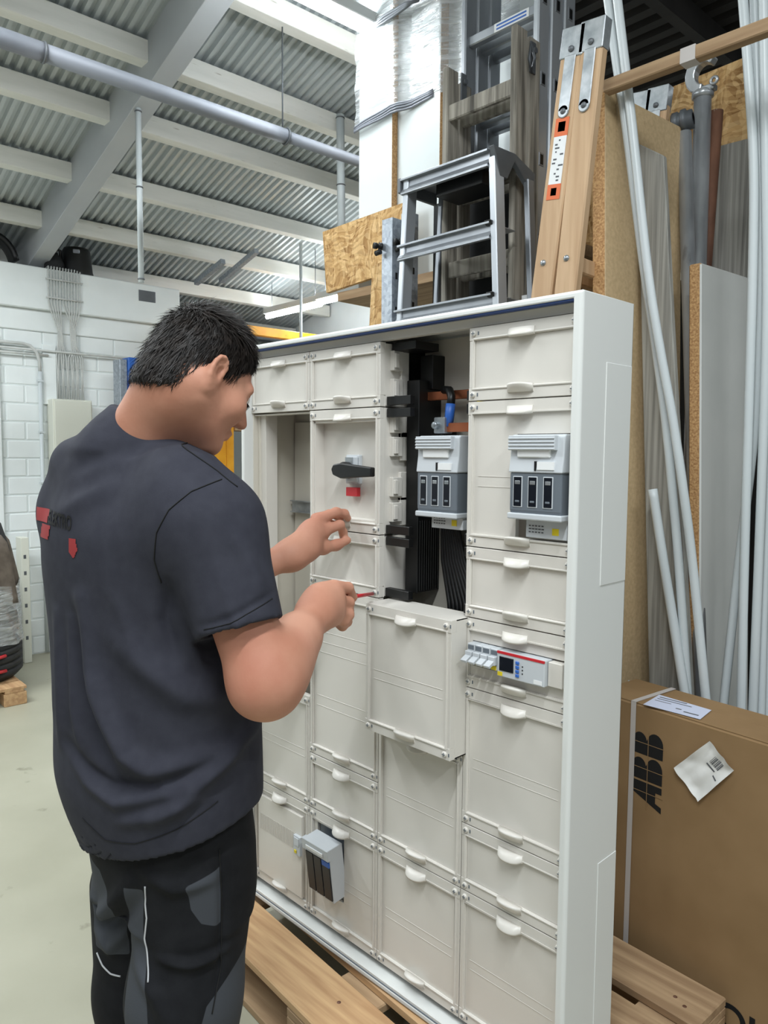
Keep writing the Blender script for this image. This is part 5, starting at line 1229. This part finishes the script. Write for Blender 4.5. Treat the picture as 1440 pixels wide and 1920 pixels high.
# galvanised channels
def channel(x, y, zt, w, lbl):
    g = empty('steel_channel', (x, y, 0), label=lbl, category='channel')
    m = M().box(x, x + w, y, y + .003, 0, zt).box(x, x + .003, y, y + .05, 0, zt).box(x + w - .003, x + w, y, y + .05, 0, zt)
    m.build('profile', 'galv', g, bevel=.001)
    for i in range(5): M().box(x + w - .0005, x + w + .0006, y + .018, y + .030, zt - .10 - .13 * i, zt - .075 - .13 * i).build('slot', 'black', g)
    return g
x1 = (-0.369, 0.86, 2.318)[0]
g1 = channel(x1, .86, (-0.358, 0.86, 2.332)[2], .058, 'galvanised steel channel with a black bolt, left of the step ladder')
g2 = channel(x1 + .075, .89, (-0.3, 0.89, 2.346)[2], .045, 'second galvanised channel, close behind the step ladder stile')
for gg, px in ((g1, (-0.364, 0.85, 2.23)), (g2, (-0.283, 0.88, 2.235))):
    c = V(px); m = M().lathe([(.0001, -.03), (.012, -.03), (.012, -.016), (.007, -.016), (.007, -.008), (.014, -.008), (.014, .004)], c, 12, 0, (.4, 1, 0)); m.tube([c + V(-.012, -.016, -.028), c + V(.012, -.012, -.024)], .010, 10); m.build('bolt', 'black', gg)

# ------------------------------------------------------------------ carton behind the pallet
A0 = V((0.817, 0.624, 0.775)); A1 = V((1.206, 0.574, 0.775)); du = (A1 - A0).normalized(); dn = V(-du.y, du.x, 0); H = .775
box = empty('carton', A0 + du * .2 - V(0, 0, H) + dn * .1, label='flat brown cardboard carton with black lettering and a torn white sticker', category='box')
def fr_(s, z, o=0.0): return A0 + du * s + V(0, 0, z - H) - dn * o
def slab(m, s0, s1, n0, n1, z0, z1, mi=0):
    b = [A0 + du * s + dn * n + V(0, 0, z - H) for z in (z0, z1) for s, n in ((s0, n0), (s1, n0), (s1, n1), (s0, n1))]; return m.hexa(b, mi)
DEP = .185
slab(M(), -.08, .85, 0, DEP, 0.0, H - .004).build('carton_body', 'carton', box, bevel=.004)
slab(slab(M(), -.08, .85, .003, DEP * .52, H - .004, H), -.08, .85, DEP * .53, DEP, H - .004, H - .001).build('flap', 'carton', box, bevel=.001)
m = M(); slab(m, .032, .047, -.0015, -.0005, .02, H + .001); slab(m, .032, .047, -.0015, DEP + .001, H + .0005, H + .0018); m.build('strap', 'strap', box)
lp = [V((0.887, 0.609, 0.777)), V((1.037, 0.607, 0.777)), V((1.029, 0.695, 0.777)), V((0.88, 0.715, 0.777))]
m = M(); m.add(lp + [p + V(0, 0, .0008) for p in lp], [(3, 2, 1, 0), (4, 5, 6, 7), (0, 1, 5, 4), (1, 2, 6, 5), (2, 3, 7, 6), (3, 0, 4, 7)])
pl = m.build('shipping_label', 'paper_blue', box)
e1, e2 = lp[1] - lp[0], lp[3] - lp[0]; m = M()
for (a, b, w, h) in ((.06, .80, .5, .06), (.06, .66, .62, .05), (.06, .50, .3, .04), (.5, .28, .1, .06), (.66, .18, .26, .07)):
    c = lp[0] + e1 * a + e2 * b + V(0, 0, .0009); m.add([c, c + e1 * w, c + e1 * w + e2 * h, c + e2 * h], [(0, 1, 2, 3)])
m.build('label_print', 'grey_print', pl)
# the big lettering reads upwards
def letter(poly, s, z): return [fr_(s, z) - du * y * .088 + V(0, 0, x * .1) for x, y in poly]
def arc(cx_, cy_, r1, r2, a0, a1, n=10): return [(cx_ + r1 * math.cos(math.radians(a0 + (a1 - a0) * i / n)), cy_ + r2 * math.sin(math.radians(a0 + (a1 - a0) * i / n))) for i in range(n + 1)]
S0, Zb = (0.947, 0.62, 0.621)[0] - A0.x, .500
Bp = [(0, 0)] + arc(.36, .265, .28, .265, -90, 78) + arc(.34, .77, .24, .23, -76, 90) + [(0, 1.0)]
Ap = [(0, 0), (.16, 0), (.22, .20), (.50, .20), (.50, 0), (.68, 0), (.68, 1.0), (.36, 1.0)]
m = M()
for poly, z in ((Ap, Zb), (Bp, Zb + .0735), (Bp, Zb + .1415)):
    q = letter(poly, S0, z); m.add([p - dn * .0006 for p in q], [tuple(range(len(q)))])
    xm = sum(p[0] for p in poly) / len(poly)
lt = m.build('lettering', 'black_print', box)
m = M(); slab(m, S0 - .0438, S0 - .0422, -.0012, -.0005, Zb - .004, Zb + .206)
for z in (Zb + .040, Zb + .0735 + .030, Zb + .1415 + .030): slab(m, S0 - .092, S0 + .003, -.0012, -.0005, z, z + .0014)
m.build('letter_gap', 'carton', lt)
tv, tf = text_mesh('OI', .095, 0, .0022); o_ = fr_((1.114, 0.6, 0.037)[0] - A0.x, .040); m = M(); m.add([o_ - dn * .0006 + du * x + V(0, 0, y) for x, y, _ in tv], tf); m.build('lettering', 'black_print', box)
# crumpled sticker
C4 = [V(p) for p in ((0.979, 0.585, 0.639), (1.049, 0.585, 0.578), (1.134, 0.578, 0.687), (1.072, 0.585, 0.739))]
def onface(p): t = (p - A0).dot(dn); return p - dn * t
C4 = [onface(p) for p in C4]
def stick(u, v):
    p = C4[0] * (1 - u) * (1 - v) + C4[1] * u * (1 - v) + C4[2] * u * v + C4[3] * (1 - u) * v
    w = abs(math.sin(7 * u + 2.2 * v)) * abs(math.cos(5 * v - 3 * u)); e = max(0, .12 - min(u, v, 1 - u, 1 - v)) * .05
    return p - dn * (.0015 + .005 * w + e)
st = M().sheet(stick, 18, 18).build('torn_sticker', 'paper', box)
m = M()
for i in range(9):
    u0 = .42 + i * .035; a, b = V(stick(u0, .70)), V(stick(u0 + .012 + .008 * (i % 3), .70)); c_, d_ = V(stick(u0 + .012 + .008 * (i % 3), .88)), V(stick(u0, .88))
    m.add([p - dn * .0008 for p in (a, b, c_, d_)], [(0, 1, 2, 3)])
for (u0, v0, w, h) in ((.40, .62, .3, .03), (.74, .55, .16, .03)):
    m.add([V(stick(*q)) - dn * .001 for q in ((u0, v0), (u0 + w, v0), (u0 + w, v0 + h), (u0, v0 + h))], [(0, 1, 2, 3)])
m.build('barcode', 'grey_print', st)

# ------------------------------------------------------------------ along the left wall
WX = XW + .02
for k in range(12):
    y = .622 + k * .0195; yb = .690 + (k % 6) * .006 if k < 5 else .775 + (k % 7) * .006; ye = .675 + k * .0165
    pts = [bw(XW - .10, y + .02, 2.685), bw(XW + .040, y + .012, 2.690), bw(XW + .062, y, 2.655), bw(XW + .060, y, 2.44), bw(XW + .056, y + (yb - y) * .25, 2.385), bw(WX + .012, yb, 2.26), bw(WX + .012, yb + (ye - yb) * .2, 2.17), bw(WX + .010, ye, 2.08), bw(WX + .010, ye + .006 * (-1) ** k, 1.95), bw(WX + .010, ye, 1.79)]
    ORD = ('first', 'second', 'third', 'fourth', 'fifth', 'sixth', 'seventh', 'eighth', 'ninth', 'tenth', 'eleventh', 'twelfth')[k]
    M().tube(pts, .0048, 7).build('cable', 'cable', label=ORD + ' grey cable from the left of the bundle over the white beam', category='cable', group='grey cables over the white beam')
for z in (2.60, 2.475):
    M().tube([bw(XW + .068, .605, z), bw(XW + .068, .855, z)], .005, 8).build('cable_rail', 'cable', label='upper thin rail clamping the cables on the white beam' if z > 2.5 else 'lower thin rail clamping the cables on the white beam', category='rail')
g = empty('fuse_box', bw(WX, .745, 1.1), label='flat cream distribution box under the grey cables', category='box')
M().box(WX - .02, WX + .10, .612, .880, 1.12, 1.785).hall().build('housing', 'cream', g, bevel=.004)
M().box(WX + .10, WX + .112, .620, .872, 1.13, 1.775).hall().build('door', 'cream', g, bevel=.003)
g = empty('wall_conduit', bw(WX, .55, 1.0), label='grey conduit bending down the white wall left of the cream box', category='pipe')
M().tube([bw(WX + .02, .2, 2.150), bw(WX + .02, .45, 2.150), bw(WX + .02, .50, 2.140), bw(WX + .02, .54, 2.10), bw(WX + .02, .558, 2.04), bw(WX + .02, .56, 1.96)], .011, 10).build('bend', 'cable', g)
M().tube([bw(WX + .02, .56, 1.97), bw(WX + .02, .556, 0.02)], .014, 10).build('tube', 'white_conduit', g)
for z in (1.9, 1.55, 1.2): M().box(WX + .0, WX + .036, .540, .576, z, z + .012).hall().build('clip', 'white_conduit', g)
for z, y0_, y1_, l in ((2.115, .2, 1.58, 'long thin conduit along the white wall, upper line'), (2.085, .2, .62, 'short thin conduit at the wall, lower line'), (1.625, .885, 1.2, 'pair of thin conduits leaving the cream box, upper one'), (1.600, .885, 1.2, 'pair of thin conduits leaving the cream box, lower one')):
    M().tube([bw(WX + .015, y0_, z), bw(WX + .015, y1_, z)], .008, 8).build('surface_conduit', 'cable', label=l, category='pipe')
# on the beam
g = empty('black_bucket', bw(XW - .02, .862, 2.672), label='black plastic bucket with a hand hole, upside down on the white beam', category='bucket')
m = M().lathe([(.112, 0), (.112, .02), (.108, .03), (.094, .17), (.085, .190), (.0001, .195)], bw(XW - .062, .862, 2.672), 28); m.build('shell', 'black', g)
c = bw(XW - .062, .862, 2.672); vd = (V(1.77, -1.2, 0) - V(c.x, c.y, 0)).normalized(); sdv = V(-vd.y, vd.x, 0)
M().beam(c + vd * .095 + sdv * -.022 + V(0, 0, .155), c + vd * .095 + sdv * .022 + V(0, 0, .155), .028, .012, (0, 0, 1)).build('hand_hole', 'pipe_grey', g, bevel=.004)
g = empty('black_canister', bw(XW - .02, .70, 2.672), label='small black canister with a loop handle beside the black bucket', category='canister')
M().lathe([(.07, 0), (.066, .06), (.04, .115), (.025, .12), (.025, .135), (.0001, .137)], bw(XW - .05, .705, 2.672), 20).build('shell', 'black_rough', g)
M().tube([bw(XW - .05, .66, 2.76), bw(XW - .05, .672, 2.83), bw(XW - .05, .71, 2.845), bw(XW - .05, .745, 2.83), bw(XW - .05, .75, 2.76)], .010, 8).build('handle', 'black', g)
g = empty('plastic_shell', bw(XW - .02, .36, 2.672), label='curved black plastic shell on the white beam at the left edge', category='plastic shell')
def arch(u, v): t = math.radians(12 + 150 * u); return bw(XW - .02 - .14 * v, .31 - .165 * math.cos(t) * (-1), 2.672 + .20 * math.sin(t) * (1 - .1 * v)) if 0 else bw(XW - .02 - .14 * v, .30 + .17 * math.cos(t), 2.668 + .21 * math.sin(t))
m = M().sheet(arch, 18, 4); m.build('shell', 'black', g)
o = [c for c in g.children][0]; so = o.modifiers.new('thick', 'SOLIDIFY'); so.thickness = .03

# tyres under a cloth on their pallet
g = empty('small_pallet', bw(-3.0, -.4, 0), label='light wooden pallet carrying the tyres at the left edge', category='pallet')
for i in range(6): M().box(-3.42 + .14 * i, -3.42 + .14 * i + (.12 if i != 5 else .12), -1.0, .125, .088, .105).hall().build('deck_board', 'pallet_new', g, bevel=.002)
for y in (-.95, -.45, .06): M().box(-3.42, -2.6, y - .05, y + .05, .072, .088).hall().build('cross_board', 'pallet_new', g, bevel=.002)
for x in (-3.35, -3.0, -2.65):
    for y in (-.95, -.45, .065): M().box(x - .05, x + .05, y - .06, y + .06, 0, .072).hall().build('block', 'pallet_new', g, bevel=.003)
TC = (-3.02, -.13)
def tyre(z, h, R, lbl, nm='tyre'):
    g = empty(nm, bw(*TC, z), label=lbl, category='tyre', group='tyres on the small pallet'); m = M()
    prof = [(R * .60, .02), (R * .72, 0), (R * .92, .005), (R * .99, .03)]
    for k in range(4):
        a = .03 + (h - .06) * k / 4; b = .03 + (h - .06) * (k + 1) / 4; prof += [(R, a + .004), (R, b - .010), (R - .010, b - .008), (R - .010, b - .002)]
    prof += [(R * .99, h - .03), (R * .92, h - .005), (R * .72, h), (R * .60, h - .02), (R * .58, h / 2), (R * .60, .02)]
    m.lathe(prof, bw(*TC, z), 48); m.build('tread', 'tyre', g); return g
tyre(.105, .22, .345, 'lowest black tyre of the stack, with a red tie strap')
tyre(.328, .17, .325, 'second tyre of the stack, under clear film')
tyre(.500, .16, .315, 'top tyre of the stack, under the brown cloth')
g = empty('tie_strap', bw(TC[0] + .3, TC[1], .1), label='red tie strap hanging round the lowest tyre', category='strap')
for (z0_, z1_) in ((.205, .175), (.245, .262)):
    m = M().tube([bw(TC[0] + .352 * math.cos(t), TC[1] + .352 * math.sin(t), z0_ + (z1_ - z0_) * k / 9) for k, t in enumerate([-.9 + i * .16 for i in range(10)])], .010, 8); m.build('webbing', 'red', g)
g = empty('tyre_film', bw(*TC, .33), label='clear plastic film wrapped round the upper tyres', category='film')
def tf_(u, v):
    t = 2 * math.pi * u; r = .338 + .006 * math.sin(17 * t + 9 * v) + .012 * (1 - v) ** 2; return bw(TC[0] + r * math.cos(t), TC[1] + r * math.sin(t), .315 + .34 * v + .012 * math.sin(5 * t))
M().sheet(tf_, 90, 10).build('film_sheet', 'clear_film', g)
def cl(u, v):
    t = 2 * math.pi * u; drop_ = .36 + .10 * math.sin(3 * t + .6) + .05 * math.sin(7 * t); a = min(v / .45, 1); r = .30 * a ** .8 + .065 * max(0, v - .45) + (.020 * math.sin(9 * t) + .012 * math.sin(14 * t + 1)) * v
    z = 1.03 - .14 * a ** 3 - max(0, v - .45) / .55 * drop_ + .02 * math.sin(4 * t) * (1 - a)
    return bw(TC[0] + r * math.cos(t), TC[1] - .01 + r * math.sin(t), z)
g = empty('tyre_cloth', bw(*TC, .66), label='brown cloth draped over the stack of tyres', category='cloth')
c_ = M().sheet(cl, 72, 18).build('cloth', 'cloth_brown', g); so = c_.modifiers.new('thick', 'SOLIDIFY'); so.thickness = .006
M().lathe([(.0001, 0), (.29, 0), (.29, .20), (.25, .34), (.0001, .35)], bw(*TC, .661), 28).build('bundle', 'black_rough', g)
g = empty('slotted_panel', bw(-3.5, .385, 0), label='cream slotted metal post beside the tyres, against the wall', category='post')
M().box(-3.56, -3.45, .358, .408, 0, .85).hall().build('post', 'cream', g, bevel=.003)
for i in range(6): M().box(-3.452, -3.4485, .372, .388, .16 + .11 * i, .185 + .11 * i).hall().build('slot', 'steel_dark', g)
# rack behind him
g = empty('blue_upright', bw(-3.32, 1.1, 0), label='blue rack upright with grey perforated post behind the man', category='rack')
M().box(-3.42, -3.30, 1.055, 1.13, 0, 2.085).hall().build('post', 'blue', g, bevel=.004)
M().box(-3.44, -3.32, 1.00, 1.052, 0, 2.07).hall().build('rail', 'galv', g, bevel=.003)
for i in range(8): M().box(-3.3005, -3.298, 1.06, 1.126, 1.3 + i * .1, 1.304 + i * .1).hall().build('joint', 'steel_dark', g)
g = empty('orange_rack', bw(-3.3, 2.0, 0), label='orange pallet rack between the man and the cabinet', category='rack')
M().box(-3.62, -3.31, 1.64, 1.825, 0, 2.36).hall().build('upright', 'orange', g, bevel=.004)
M().box(-3.60, -3.32, 1.83, 1.90, 0, 2.36).hall().build('upright', 'orange', g, bevel=.004)
M().box(-3.36, -3.30, 1.64, 2.9, 2.350, 2.42).hall().build('beam', 'orange', g, bevel=.004)
M().box(-3.66, -3.34, 1.92, 2.85, 1.6, 1.63).hall().build('shelf', 'pallet_old', g)
for i, (y, c) in enumerate(((2.0, 'rust'), (2.28, 'carton'), (2.56, 'cloth_brown'))):
    M().box(-3.62, -3.36, y, y + .25, 1.631, 2.16 + .05 * i).hall().build('storage_box', c, label=('dark red box', 'brown cardboard box', 'dull brown box')[i] + ' on the orange rack', category='box', bevel=.004)
